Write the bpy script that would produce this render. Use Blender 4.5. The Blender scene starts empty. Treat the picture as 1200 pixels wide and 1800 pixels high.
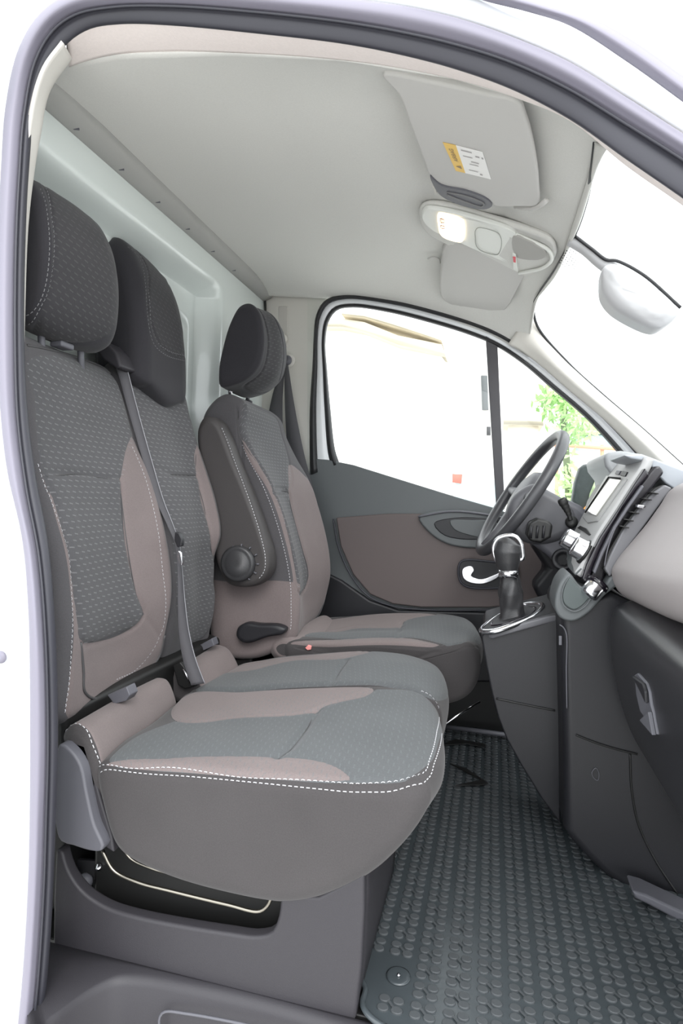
import bpy, math, random
import numpy as np
from mathutils import Vector, Matrix
C = bpy.context.scene.collection
S = bpy.context.scene
rng = random.Random(4)

# ------------------------------------------------------------------ camera, world, light
F = 1050.0
AX = Vector((4160, -160, 1050)).normalized()           # world x, y, z axes seen in camera space
AY = Vector((265, 16, -1050)); AY = (AY - AX*AY.dot(AX)).normalized()
AZ = AX.cross(AY)
CAM = Vector((0.0, -0.8, 0.82))
cd = bpy.data.cameras.new('camera'); cam = bpy.data.objects.new('camera', cd); C.objects.link(cam)
rot = Matrix((AX, AY, AZ))                              # camera -> world
cam.matrix_world = Matrix.Translation(CAM) @ rot.to_4x4()
cd.sensor_fit = 'HORIZONTAL'; cd.sensor_width = 36.0; cd.lens = 36.0*F/1200.0
cd.clip_start = 0.02; cd.clip_end = 200
S.camera = cam

w = bpy.data.worlds.new('world'); S.world = w; w.use_nodes = True
nt = w.node_tree; bg = nt.nodes['Background']
geo = nt.nodes.new('ShaderNodeTexCoord'); sep = nt.nodes.new('ShaderNodeSeparateXYZ')
nt.links.new(geo.outputs['Generated'], sep.inputs[0])
rp = nt.nodes.new('ShaderNodeValToRGB'); nt.links.new(sep.outputs['Z'], rp.inputs[0])
rp.color_ramp.elements[0].position = 0.0; rp.color_ramp.elements[0].color = (0.80, 0.83, 0.86, 1)
rp.color_ramp.elements[1].position = 0.6; rp.color_ramp.elements[1].color = (0.95, 0.98, 1.0, 1)
nt.links.new(rp.outputs[0], bg.inputs['Color']); bg.inputs['Strength'].default_value = 1.0
sd = bpy.data.lights.new('sun', 'SUN'); sd.energy = 0.4; sd.angle = math.radians(25); sd.color = (1.0, 0.97, 0.95)
sun = bpy.data.objects.new('sun', sd); C.objects.link(sun)
sun.rotation_euler = Vector((-0.28, 0.72, -0.62)).to_track_quat('-Z', 'Y').to_euler()   # soft light falling in through the open door
S.view_settings.view_transform = 'Standard'; S.view_settings.look = 'None'
S.view_settings.gamma = 1.0; S.view_settings.use_curve_mapping = False
S.view_settings.exposure = 1.87

# ------------------------------------------------------------------ tracing helpers
def ray(px, py):
    r = Vector((px-600, 900-py, -F))
    return r.dot(AX), r.dot(AY), r.dot(AZ)
def P(px, py, d):                                       # the point seen at px, py on the upright plane d metres across the cab
    x, y, z = ray(px, py); return Vector((x/y*d, d-0.8, 0.82+z/y*d))
def PZ(px, py, z):                                      # ... on the level plane at height z above the floor
    x, y, zz = ray(px, py); t = (z-0.82)/zz; return Vector((x*t, y*t-0.8, z))
def PX(px, py, xx):
    x, y, z = ray(px, py); t = xx/x; return Vector((xx, y*t-0.8, 0.82+z*t))
_R = np.array([AX[:], AY[:], AZ[:]])
def project(V):
    q = (np.asarray(V)-np.array(CAM[:])) @ _R
    return np.stack([600+F*q[..., 0]/-q[..., 2], 900-F*q[..., 1]/-q[..., 2]], -1)

def crom(pts, n, closed=False, per=None):
    """centripetal Catmull-Rom through pts; n samples in all (spread by length unless per is given)"""
    p = np.asarray([list(q) for q in pts], float); m = len(p)
    segs = m if closed else m-1
    def g(i):
        if closed: return p[i % m]
        if i < 0: return 2*p[0]-p[1]
        if i >= m: return 2*p[-1]-p[-2]
        return p[i]
    if per is None:
        L = np.array([np.linalg.norm(g(i+1)-g(i)) for i in range(segs)])+1e-6
        cum = np.concatenate([[0], np.cumsum(L)])
        tt = np.linspace(0, cum[-1], n, endpoint=not closed)
        idx = np.clip(np.searchsorted(cum, tt, 'right')-1, 0, segs-1); fr = (tt-cum[idx])/L[idx]
    else:
        idx, fr = per
    out = []
    for i, f in zip(idx, fr):
        i = int(i); a, b, c, d = g(i-1), g(i), g(i+1), g(i+2)
        t1 = max(np.linalg.norm(b-a), 1e-6)**.5; t2 = t1+max(np.linalg.norm(c-b), 1e-6)**.5; t3 = t2+max(np.linalg.norm(d-c), 1e-6)**.5
        t = t1+(t2-t1)*f
        A1 = (t1-t)/t1*a+t/t1*b; A2 = (t2-t)/(t2-t1)*b+(t-t1)/(t2-t1)*c; A3 = (t3-t)/(t3-t2)*c+(t-t2)/(t3-t2)*d
        B1 = (t2-t)/t2*A1+t/t2*A2; B2 = (t3-t)/(t3-t1)*A2+(t-t1)/(t3-t1)*A3
        out.append((t2-t)/(t2-t1)*B1+(t-t1)/(t2-t1)*B2)
    return np.array(out)

# ------------------------------------------------------------------ object helpers
def link(name, me, mat, parent=None, smooth=True):
    o = bpy.data.objects.new(name, me); C.objects.link(o)
    if mat is not None:
        for m_ in (mat if isinstance(mat, (list, tuple)) else [mat]): me.materials.append(m_)
    if smooth:
        me.polygons.foreach_set('use_smooth', [True]*len(me.polygons))
    if parent is not None: o.parent = parent; o.matrix_parent_inverse = parent.matrix_world.inverted()
    return o
def raw(name, V, Fc, mat, parent=None, smooth=True):
    me = bpy.data.meshes.new(name); me.from_pydata([tuple(map(float, v)) for v in V], [], Fc); me.update()
    o = link(name, me, mat, parent, smooth)
    return o
def fixn(o):
    import bmesh
    bm = bmesh.new(); bm.from_mesh(o.data); bmesh.ops.recalc_face_normals(bm, faces=bm.faces); bm.to_mesh(o.data); bm.free()
def tag(o, label=None, cat=None, group=None, kind=None):
    if label: o['label'] = label
    if cat: o['category'] = cat
    if group: o['group'] = group
    if kind: o['kind'] = kind
    return o
def thing(name, loc, label, cat, group=None):
    o = bpy.data.objects.new(name, None); C.objects.link(o); o.location = loc; o.empty_display_size = .05
    bpy.context.view_layer.update()
    return tag(o, label, cat, group)
def struct(o, label, cat='structure'):
    o['kind'] = 'structure'; o['label'] = label; o['category'] = cat; return o
def bevel(o, w, seg=3, ang=40):
    m = o.modifiers.new('bevel', 'BEVEL'); m.width = w; m.segments = seg; m.limit_method = 'ANGLE'; m.angle_limit = math.radians(ang)
    m.harden_normals = False
    return o
def solid(o, t, off=-1):
    m = o.modifiers.new('solid', 'SOLIDIFY'); m.thickness = t; m.offset = off; return o

def grid(name, G, mat, parent=None, cu=False, cv=False, caps=False, flip=False, ncap=4):
    """G[r][c] points; cu closes columns (ring), cv closes rows"""
    G = np.asarray(G, float); R, K, _ = G.shape
    V = G.reshape(-1, 3); Fc = []
    for r in range(R if cv else R-1):
        r2 = (r+1) % R
        for c in range(K if cu else K-1):
            c2 = (c+1) % K
            q = (r*K+c, r*K+c2, r2*K+c2, r2*K+c)
            Fc.append(q[::-1] if flip else q)
    du = np.linalg.norm(np.diff(G, axis=1), axis=2).mean(0); dv = np.linalg.norm(np.diff(G, axis=0), axis=2).mean(1)
    U = np.concatenate([[0], np.cumsum(du)]); W = np.concatenate([[0], np.cumsum(dv)])
    uvv = [(U[i % K], W[i//K]) for i in range(R*K)]
    V = list(V)
    if caps and cu:
        for r, s in ((0, 1), (R-1, 0)):
            # cap made of shrinking rings
            base = [r*K+c for c in range(K)]; cen = G[r].mean(0); ctr = np.array([U.mean(), W[r]])
            prev = base
            for f in [1-(k+1)/ncap for k in range(ncap-1)]:
                cur = []
                for c in range(K):
                    V.append(cen+(G[r][c]-cen)*f); uvv.append(tuple(np.array(((V[-1][0]), V[-1][2])))); cur.append(len(V)-1)
                for c in range(K):
                    q = (prev[c], cur[c], cur[(c+1) % K], prev[(c+1) % K])
                    q = q[::-1] if (s == 1) == flip else q
                    Fc.append(q[::-1] if s == 1 else q) if False else Fc.append(q)
                prev = cur
            V.append(cen); uvv.append((cen[0], cen[2])); ci = len(V)-1
            for c in range(K): Fc.append((prev[c], ci, prev[(c+1) % K]))
    o = raw(name, V, Fc, mat, parent)
    uv = o.data.uv_layers.new(name='uv').data
    for p in o.data.polygons:
        for li in p.loop_indices: uv[li].uv = uvv[o.data.loops[li].vertex_index]
    if cu or cv: fixn(o)
    return o

def pd(pts, d):                                        # pixel list on plane d -> points
    return [P(a, b, d if not callable(d) else d(a, b)) for a, b in pts]
def patch(name, curves, mat, parent=None, n=60, m=None, flip=False):
    """smooth surface through 3D curves"""
    cs = [crom(c, n) for c in curves]; m = m or (len(cs)-1)*6+1
    G = np.stack([crom([c[j] for c in cs], m) for j in range(n)], 1)
    return grid(name, G, mat, parent, flip=flip)
def slab(name, pts, d0, d1, mat, parent=None, bev=.004, n=None, seg=3):
    """outline traced on plane d0, running across the cab from d0 to d1"""
    q = pd(pts, d0); return prism(name, q, Vector((0, d1-d0, 0)), mat, parent, bev, n, seg)
def prism(name, q, vec, mat, parent=None, bev=.004, n=None, seg=3):
    q = [Vector(v) for v in q]
    if n: q = [Vector(v) for v in crom(q, n, closed=True)]
    k = len(q); V = q+[v+vec for v in q]
    Fc = [tuple(range(k)), tuple(range(2*k-1, k-1, -1))]+[(i, (i+1) % k+0, (i+1) % k+k, i+k)[::-1] for i in range(k)]
    o = raw(name, V, Fc, mat, parent, smooth=True); fixn(o)
    if bev: bevel(o, bev, seg, 50)
    m = o.modifiers.new('wn', 'WEIGHTED_NORMAL'); m.keep_sharp = False
    return o
def box(name, lo, hi, mat, parent=None, bev=.003):
    x0, y0, z0 = lo; x1, y1, z1 = hi
    return prism(name, [(x0, y0, z0), (x1, y0, z0), (x1, y0, z1), (x0, y0, z1)], Vector((0, y1-y0, 0)), mat, parent, bev)
def tubes(name, paths, rad, mat, parent=None, n=10, closed=False, flat=None):
    """round tubes along point lists; one mesh"""
    V = []; Fc = []
    for pth in paths:
        p = np.asarray([list(q) for q in pth], float); K = len(p)
        T = np.gradient(p, axis=0) if not closed else np.roll(p, -1, 0)-np.roll(p, 1, 0)
        T /= np.linalg.norm(T, axis=1)[:, None]+1e-9
        up = np.array([0, 0, 1.0]) if abs(T[0][2]) < .9 else np.array([0, 1.0, 0])
        b = len(V)
        for i in range(K):
            s = np.cross(T[i], up); s /= np.linalg.norm(s)+1e-9; u2 = np.cross(s, T[i]); up = u2
            r = rad[i] if hasattr(rad, '__len__') else rad
            for a in range(n):
                an = 2*math.pi*a/n; V.append(p[i]+(s*math.cos(an)+u2*math.sin(an))*r)
        for i in range(K if closed else K-1):
            i2 = (i+1) % K
            for a in range(n): Fc.append((b+i*n+a, b+i*n+(a+1) % n, b+i2*n+(a+1) % n, b+i2*n+a))
        if not closed: Fc.append(tuple(b+a for a in range(n))[::-1]); Fc.append(tuple(b+(K-1)*n+a for a in range(n)))
    o = raw(name, V, Fc, mat, parent); fixn(o); return o
def lathe(name, prof, org, axis, mat, parent=None, n=40):
    """prof = (radius, height) list turned about axis"""
    ax = Vector(axis).normalized(); s = ax.orthogonal().normalized(); t = ax.cross(s); G = []
    for r, h in prof: G.append([Vector(org)+ax*h+(s*math.cos(2*math.pi*k/n)+t*math.sin(2*math.pi*k/n))*r for k in range(n)])
    return grid(name, G, mat, parent, cu=True, caps=True)
def ribbon(name, pts, wvec, th, mat, parent=None, n=60):
    """flat strap: centre line points, half-width vectors per point"""
    p = crom(pts, n); wv = crom(wvec, n) if isinstance(wvec, list) else np.tile(np.array(list(wvec)), (n, 1))
    G = np.stack([p-wv, p, p+wv], 1); o = grid(name, G, mat, parent); solid(o, th, 0); return o

# ------------------------------------------------------------------ materials
def mat(name, col, rough=.6, metal=0, bump=None, spec=.5, emit=None, coat=0, noise=None, alpha=None, sheen=0):
    m = bpy.data.materials.new(name); m.use_nodes = True; t = m.node_tree; b = t.nodes['Principled BSDF']
    b.inputs['Base Color'].default_value = (*col, 1); b.inputs['Roughness'].default_value = rough; b.inputs['Metallic'].default_value = metal
    b.inputs['Specular IOR Level'].default_value = spec; b.inputs['Coat Weight'].default_value = coat
    b.inputs['Sheen Weight'].default_value = sheen
    if emit: b.inputs['Emission Color'].default_value = (*emit[0], 1); b.inputs['Emission Strength'].default_value = emit[1]
    tc = t.nodes.new('ShaderNodeTexCoord')
    if noise:
        nz = t.nodes.new('ShaderNodeTexNoise'); nz.inputs['Scale'].default_value = noise[0]; nz.inputs['Detail'].default_value = 3
        t.links.new(tc.outputs['Object'], nz.inputs['Vector'])
        r = t.nodes.new('ShaderNodeMapRange'); r.inputs[3].default_value = 1-noise[1]; r.inputs[4].default_value = 1+noise[1]
        t.links.new(nz.outputs[0], r.inputs[0])
        v = t.nodes.new('ShaderNodeVectorMath'); v.operation = 'SCALE'; v.inputs[0].default_value = col
        t.links.new(r.outputs[0], v.inputs['Scale']); t.links.new(v.outputs[0], b.inputs['Base Color'])
    if bump:
        nz = t.nodes.new('ShaderNodeTexNoise'); nz.inputs['Scale'].default_value = bump[0]; nz.inputs['Detail'].default_value = 2
        t.links.new(tc.outputs['Object'], nz.inputs['Vector'])
        bp = t.nodes.new('ShaderNodeBump'); bp.inputs['Strength'].default_value = bump[1]; bp.inputs['Distance'].default_value = .001
        t.links.new(nz.outputs[0], bp.inputs['Height']); t.links.new(bp.outputs[0], b.inputs['Normal'])
    return m
def seat_mat(name, side, pat, brown, dash):
    """fabric that changes colour at the sewn panel edges (attributes 'pat' and 'brown' hold the distance to the seam)"""
    m = bpy.data.materials.new(name); m.use_nodes = True; t = m.node_tree; b = t.nodes['Principled BSDF']; L = t.links.new
    b.inputs['Roughness'].default_value = .85; b.inputs['Sheen Weight'].default_value = .12; b.inputs['Sheen Roughness'].default_value = .5
    b.inputs['Specular IOR Level'].default_value = .25
    def N(ty, **k):
        n = t.nodes.new(ty)
        for a, v in k.items(): setattr(n, a, v)
        return n
    def M(op, a, bb=None):
        n = N('ShaderNodeMath', operation=op)
        for i, q in enumerate((a, bb)):
            if q is None: continue
            if isinstance(q, (int, float)): n.inputs[i].default_value = q
            else: L(q, n.inputs[i])
        return n.outputs[0]
    uv = N('ShaderNodeUVMap'); sp = N('ShaderNodeSeparateXYZ'); L(uv.outputs[0], sp.inputs[0])
    u, v = sp.outputs[0], sp.outputs[1]
    CU, CV = .012, .021                                # woven dash spacing
    u2 = M('DIVIDE', u, CU); row = M('FLOOR', u2); off = M('MULTIPLY', M('MODULO', row, 2.0), .5)
    vf = M('FRACT', M('ADD', M('DIVIDE', v, CV), off)); uf = M('FRACT', u2)
    du = M('ABSOLUTE', M('SUBTRACT', M('ADD', uf, M('MULTIPLY', vf, .35)), .6)); dv = M('ABSOLUTE', M('SUBTRACT', vf, .5))
    ds = M('MULTIPLY', M('LESS_THAN', du, .10), M('LESS_THAN', dv, .25))
    ap = N('ShaderNodeAttribute', attribute_name='pat'); ab = N('ShaderNodeAttribute', attribute_name='brown')
    pm = M('GREATER_THAN', ap.outputs['Fac'], 0.0); bm_ = M('GREATER_THAN', ab.outputs['Fac'], 0.0)
    def mix(f, a, c):
        n = N('ShaderNodeMix', data_type='RGBA')
        L(f, n.inputs[0])
        for i, q in ((6, a), (7, c)):
            if isinstance(q, tuple): n.inputs[i].default_value = (*q, 1)
            else: L(q, n.inputs[i])
        return n.outputs[2]
    dm = M('MULTIPLY', ds, pm)
    c = mix(pm, side, pat); c = mix(bm_, c, brown); c = mix(M('MULTIPLY', dm, .5), c, dash)
    tc = N('ShaderNodeTexCoord'); nz = N('ShaderNodeTexNoise'); nz.inputs['Scale'].default_value = 420; L(tc.outputs['Object'], nz.inputs[0])
    n2 = N('ShaderNodeTexNoise'); n2.inputs['Scale'].default_value = 9; L(tc.outputs['Object'], n2.inputs[0])
    k = M('ADD', M('MULTIPLY', nz.outputs[0], .35), M('ADD', M('MULTIPLY', n2.outputs[0], .2), .73))
    vm = N('ShaderNodeVectorMath', operation='SCALE'); L(c, vm.inputs[0]); L(k, vm.inputs['Scale']); L(vm.outputs[0], b.inputs['Base Color'])
    bp = N('ShaderNodeBump'); bp.inputs['Strength'].default_value = .35; bp.inputs['Distance'].default_value = .001
    L(M('SUBTRACT', M('MULTIPLY', nz.outputs[0], .5), M('MULTIPLY', dm, .6)), bp.inputs['Height']); L(bp.outputs[0], b.inputs['Normal'])
    return m
SIDE, PAT, BRN, DSH = (.068, .065, .069), (.072, .071, .075), (.155, .128, .126), (.20, .20, .205)
M_seat = seat_mat('seat_fabric', SIDE, PAT, BRN, DSH)
M_seat_lo = seat_mat('cushion_fabric', (.050, .046, .047), (.088, .093, .097), (.165, .137, .134), (.12, .13, .135))
M_brown = mat('brown_fabric', (.16, .13, .128), .85, bump=(400, .4), sheen=.3)
M_head = seat_mat('headrest_fabric', (.024, .023, .027), (.028, .027, .030), (.05, .05, .05), (.075, .075, .075))
M_thread = mat('thread', (.5, .5, .52), .7)
M_threadd = mat('thread_grey', (.16, .16, .165), .7)
M_piping = mat('piping', (.06, .058, .06), .6)
M_plas = mat('dark_plastic', (.034, .032, .037), .5, bump=(700, .25), spec=.4)
M_plas2 = mat('charcoal_plastic', (.015, .015, .018), .45, bump=(800, .25), spec=.45)
M_plas3 = mat('grey_plastic', (.10, .10, .115), .5, bump=(600, .2))
M_black = mat('black_steel', (.008, .008, .008), .5)
M_steel = mat('spring_steel', (.3, .28, .24), .3, 1)
M_glove = mat('glove_box_plastic', (.017, .017, .02), .34, bump=(800, .2), spec=.7)
M_chrome = mat('satin_chrome', (.75, .75, .78), .18, 1)
M_gloss = mat('piano_black', (.008, .006, .010), .12, coat=.3)
M_leather = mat('black_leather', (.03, .03, .032), .4, bump=(260, .4))
M_roof = mat('headliner_cloth', (.66, .655, .625), .95, bump=(900, .3), noise=(300, .06))
M_rail = mat('roof_rail_cloth', (.84, .76, .73), .95, bump=(900, .3), noise=(200, .06))
M_vis = mat('visor_cloth', (.56, .55, .53), .9, bump=(900, .2))
M_trimc = mat('cream_trim', (.60, .58, .54), .6, bump=(500, .1))
M_white = mat('white_paint', (.80, .82, .84), .3, coat=.5)
M_bulk = mat('bulkhead_paint', (.66, .71, .69), .25, coat=.6)
M_ohc = mat('pale_plastic', (.76, .77, .73), .5)
M_seal = mat('seal_rubber', (.20, .19, .235), .55)
M_seald = mat('seal_rubber_dark', (.035, .035, .045), .5)
M_rub = mat('black_rubber', (.012, .012, .014), .5)
M_mat = mat('mat_rubber', (.052, .062, .068), .27, bump=(120, .25), noise=(6, .25), spec=.6)
M_dots = mat('mat_dot_rubber', (.062, .069, .074), .6, bump=(300, .3), noise=(8, .2))
M_belt = mat('belt_webbing', (.065, .063, .070), .7, bump=(900, .5))
M_door = mat('door_plastic', (.095, .104, .108), .5, bump=(600, .2))
M_doorb = mat('door_brown', (.11, .088, .086), .6, bump=(500, .2))
M_dark = mat('dark_fascia', (.055, .052, .058), .5, bump=(600, .2))
M_pad = mat('dash_pad', (.30, .275, .275), .55, bump=(500, .15))
def glass(name, tint=(1, 1, 1), refl=.06):
    m = bpy.data.materials.new(name); m.use_nodes = True; t = m.node_tree; t.nodes.clear()
    o = t.nodes.new('ShaderNodeOutputMaterial'); a = t.nodes.new('ShaderNodeBsdfTransparent'); a.inputs[0].default_value = (*tint, 1)
    g = t.nodes.new('ShaderNodeBsdfGlossy'); g.inputs['Roughness'].default_value = .02; x = t.nodes.new('ShaderNodeMixShader'); x.inputs[0].default_value = refl
    t.links.new(a.outputs[0], x.inputs[1]); t.links.new(g.outputs[0], x.inputs[2]); t.links.new(x.outputs[0], o.inputs[0]); return m
M_glass = glass('window_glass', (.97, .99, .98), .05)
# ------------------------------------------------------------------ sculpted upholstery
def W2(p, d): v = P(p[0], p[1], d); return (v.x, v.z)
class Surf:
    def __init__(s, secs, r0=.03, r1=.03, step=.006, K=None):
        """secs: list of (d, closed control ring of (x, z)); r0, r1 round the two ends"""
        n = len(secs[0][1])
        L = np.mean([[math.dist(q[i], q[(i+1) % n]) for i in range(n)] for _, q in secs], 0)
        K = K or int(sum(L)/step)
        cum = np.concatenate([[0], np.cumsum(L)]); tt = np.linspace(0, cum[-1], K, endpoint=False)
        idx = np.clip(np.searchsorted(cum, tt, 'right')-1, 0, n-1); fr = (tt-cum[idx])/L[idx]
        rings = [crom(q, K, True, per=(idx, fr)) for _, q in secs]; ds = np.array([d for d, _ in secs])
        d0, d1 = ds[0], ds[-1]
        R = max(6, int((d1-d0)/step)); dd = np.linspace(d0+r0, d1-r1, R)
        rs = np.stack(rings)
        def at(d):
            i = int(np.clip(np.searchsorted(ds, d, 'right')-1, 0, len(ds)-2)); t = (d-ds[i])/(ds[i+1]-ds[i])
            a = rs[i-1] if i > 0 else 2*rs[i]-rs[i+1]; b, c = rs[i], rs[i+1]; e = rs[i+2] if i+2 < len(ds) else 2*c-b
            return b+.5*t*(c-a+t*(2*a-5*b+4*c-e+t*(3*(b-c)+e-a)))
        def inset(q, a):
            q_ = q
            for _ in range(8):
                q = q+inset1(q, a/8)
                for _ in range(3 if a > .004 else 0): q = q*.5+(np.roll(q, 1, 0)+np.roll(q, -1, 0))*.25
                if a > .004:                             # even out the spacing so that tight corners never fold over
                    c = np.concatenate([q, q[:1]]); l = np.concatenate([[0], np.cumsum(np.linalg.norm(np.diff(c, axis=0), axis=1))]); u = l/l[-1]
                    q0 = np.concatenate([q_, q_[:1]]); l0 = np.concatenate([[0], np.cumsum(np.linalg.norm(np.diff(q0, axis=0), axis=1))]); u0 = (l0/l0[-1])[:-1]
                    q = np.stack([np.interp(u0, u, c[:, 0]), np.interp(u0, u, c[:, 1])], 1)
            return q
        def inset1(q, a):
            T = np.roll(q, -3, 0)-np.roll(q, 3, 0); T /= np.linalg.norm(T, axis=1)[:, None]+1e-9
            ar = np.sum(q[:, 0]*np.roll(q[:, 1], -1)-np.roll(q[:, 0], -1)*q[:, 1])
            nn = np.stack([-T[:, 1], T[:, 0]], 1)*np.sign(ar)
            return nn*a
        rows = []
        st = 7
        for k in range(st):
            ph = math.pi/2*k/st; rows.append((d0+r0*(1-math.cos(ph)), inset(at(d0+r0), r0*(1-math.sin(ph)))))
        for d in dd: rows.append((d, at(d)))
        for k in range(st-1, -1, -1):
            ph = math.pi/2*k/st; rows.append((d1-r1*(1-math.cos(ph)), inset(at(d1-r1), r1*(1-math.sin(ph)))))
        s.G = np.stack([np.stack([q[:, 0], np.full(K, d-.8), q[:, 1]], 1) for d, q in rows])
        s.R, s.K = s.G.shape[:2]; s.at = {}; s.rest(); s.stc = []
        hid = (~s.fac).sum(0).astype(float); kk = np.convolve(np.concatenate([hid, hid, hid]), np.ones(31)/31, 'same')[s.K:2*s.K]
        s.G = np.roll(s.G, -int(np.argmax(kk+np.arange(s.K)*0)), 1); s.rest()          # the ring's join goes to the hidden side
        s.d0, s.d1 = d0, d1
    def rest(s):
        G = s.G
        a = np.roll(G, -1, 1)-np.roll(G, 1, 1); b = np.gradient(G, axis=0); N = np.cross(a, b)
        N /= np.linalg.norm(N, axis=2)[..., None]+1e-12
        if np.mean(np.sum(N*(G-G.mean((0, 1))), 2)) < 0: N = -N
        s.N = N; s.px = project(G); s.fac = np.sum(N*(np.array(CAM[:])-G), 2) > 0
        s.A = np.concatenate([[0], np.cumsum(np.linalg.norm(np.diff(G, axis=0), axis=2).mean(1))])
        s.B = np.concatenate([[0], np.cumsum(np.linalg.norm(np.diff(G, axis=1), axis=2).mean(0))])
    def ij(s, p):
        D = np.sum((s.px-np.array(p, float))**2, 2)+np.where(s.fac, 0, 1e9); k = np.argmin(D); return k//s.K, k % s.K
    def ab(s, p):
        i, j = s.ij(p); return s.A[i], s.B[j]
    def line(s, pts, closed=False, n=80): return crom([s.ab(p) for p in pts], n, closed)
    def sd(s, pts, closed=True, n=90):
        q = s.line(pts, closed, n); X, Y = np.meshgrid(s.A, s.B, indexing='ij'); pt = np.stack([X, Y], -1)
        best = np.full(X.shape, 1e9); ins = np.zeros(X.shape, bool)
        m = len(q)
        for i in range(m if closed else m-1):
            a, b = q[i], q[(i+1) % m]; ab = b-a; t = np.clip(((pt-a)@ab)/(ab@ab+1e-12), 0, 1)
            best = np.minimum(best, np.linalg.norm(pt-(a+t[..., None]*ab), axis=2))
            if closed:
                c = (a[1] > Y) != (b[1] > Y)
                with np.errstate(all='ignore'): xi = (b[0]-a[0])*(Y-a[1])/(b[1]-a[1]+1e-15)+a[0]
                ins ^= c & (X < xi)
        return np.where(ins, best, -best) if closed else best
    def zone(s, name, pts, groove=.0025, gw=.004, puff=0, pw=.03):
        d = s.sd(pts); s.at[name] = np.maximum(s.at.get(name, np.full(d.shape, -1.0)), d)
        s.push(d, groove, gw, puff, pw)
    def push(s, d, groove, gw, puff=0, pw=.03):
        h = -groove*np.exp(-(d/gw)**2)
        if puff: h = h+puff*np.clip(d/pw, 0, 1)**.5*(d > 0)
        s.disp = getattr(s, 'disp', 0)+h
    def seam(s, pts, groove=.003, gw=.004, closed=False):
        s.push(s.sd(pts, closed), groove, gw)
    def stitch(s, pts, closed=False, off=0.0, L=.006, gap=.004):
        q = s.line(pts, closed, 200)
        if off:
            T = np.gradient(q, axis=0); T /= np.linalg.norm(T, axis=1)[:, None]+1e-9; q = q+np.stack([-T[:, 1], T[:, 0]], 1)*off
        s.stc.append((q, L, gap))
    def cord(s, pts, r=.0014): s.cords = getattr(s, 'cords', [])+[(pts, r)]
    def build(s, name, mat, parent):
        if hasattr(s, 'disp'): s.G = s.G+s.N*np.asarray(s.disp)[..., None]
        o = grid(name, s.G, mat, parent, cu=True, caps=True, ncap=24)
        nv = len(o.data.vertices)
        for k in ('pat', 'brown'):
            a = o.data.attributes.new(k, 'FLOAT', 'POINT'); v = np.full(nv, -1.0)
            if k in s.at: v[:s.R*s.K] = s.at[k].reshape(-1)
            for nm_, pts in getattr(s, 'capz', []):
                if nm_ != k: continue
                q = np.array([W2(p, s.d0) for p in crom(pts, 120, True)]); co = np.array([vv.co[:] for vv in o.data.vertices]); sel = np.where((np.arange(nv) >= s.R*s.K) & (co[:, 1] < s.G[0, 0, 1]+.004) | ((np.arange(nv) < s.K*8)))[0]
                X, Y = co[sel, 0], co[sel, 2]; best = np.full(len(sel), 1e9); ins = np.zeros(len(sel), bool)
                for i in range(len(q)):
                    a_, b_ = q[i], q[(i+1) % len(q)]; ab = b_-a_; t = np.clip(((X-a_[0])*ab[0]+(Y-a_[1])*ab[1])/(ab@ab+1e-12), 0, 1)
                    best = np.minimum(best, np.hypot(X-a_[0]-t*ab[0], Y-a_[1]-t*ab[1])); c_ = (a_[1] > Y) != (b_[1] > Y)
                    with np.errstate(all='ignore'): ins ^= c_ & (X < (b_[0]-a_[0])*(Y-a_[1])/(b_[1]-a_[1]+1e-15)+a_[0])
                v[sel] = np.maximum(v[sel], np.where(ins, best, -best))
            a.data.foreach_set('value', v)
        for pts, r in getattr(s, 'cords', []):
            cc = []
            for q in pts: i, j = s.ij(q); cc.append(Vector(s.G[i, j])+Vector(s.N[i, j])*r*.2)
            tubes('seam_cord', [crom(cc, 60)], r, M_piping, o, 6)
        if s.stc:
            s.disp = 0; del s.disp; s.rest(); V = []; Fc = []
            for q, L, gap in s.stc:
                ii = np.interp(q[:, 0], s.A, np.arange(s.R)); jj = np.interp(q[:, 1], s.B, np.arange(s.K))
                i0 = np.clip(ii.astype(int), 0, s.R-2); j0 = np.clip(jj.astype(int), 0, s.K-2); fi = (ii-i0)[:, None]; fj = (jj-j0)[:, None]
                def bil(Q): return (Q[i0, j0]*(1-fi)*(1-fj)+Q[i0+1, j0]*fi*(1-fj)+Q[i0, j0+1]*(1-fi)*fj+Q[i0+1, j0+1]*fi*fj)
                p = bil(s.G); nn = bil(s.N); nn /= np.linalg.norm(nn, axis=1)[:, None]
                cl = np.concatenate([[0], np.cumsum(np.linalg.norm(np.diff(p, axis=0), axis=1))]); t = .002
                while t+L < cl[-1]:
                    e = [np.array([np.interp(x, cl, p[:, c]) for c in range(3)]) for x in (t, t+L)]; nm = np.array([np.interp(t, cl, nn[:, c]) for c in range(3)])
                    tg = e[1]-e[0]; tg /= np.linalg.norm(tg)+1e-9; sdv = np.cross(tg, nm)*.0007; b = len(V); up = nm*.0016
                    m_ = (e[0]+e[1])/2
                    V += [e[0]-sdv, e[0]+sdv, m_-sdv+up, m_+sdv+up, e[1]-sdv, e[1]+sdv]
                    Fc += [(b, b+1, b+3, b+2), (b+2, b+3, b+5, b+4)]; t += L+gap
                raw('stitching', V, Fc, getattr(s, 'thread', M_thread), o); V = []; Fc = []
        return o
def backring(front, back, zb=None, top=.03, bot=.015):
    """front, back: (x, z) lists bottom to top"""
    f = list(front); b = list(back)[::-1]
    tm = ((f[-1][0]+b[0][0])/2, max(f[-1][1], b[0][1])+top); bm_ = ((f[0][0]+b[-1][0])/2, min(f[0][1], b[-1][1])-bot)
    return f+[tm]+b+[bm_]
def front_z(pts, d, zs):
    q = np.array([W2(p, d) for p in pts]); q = q[np.argsort(q[:, 1])]
    return [(float(np.interp(z, q[:, 1], q[:, 0])), z) for z in zs]

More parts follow.
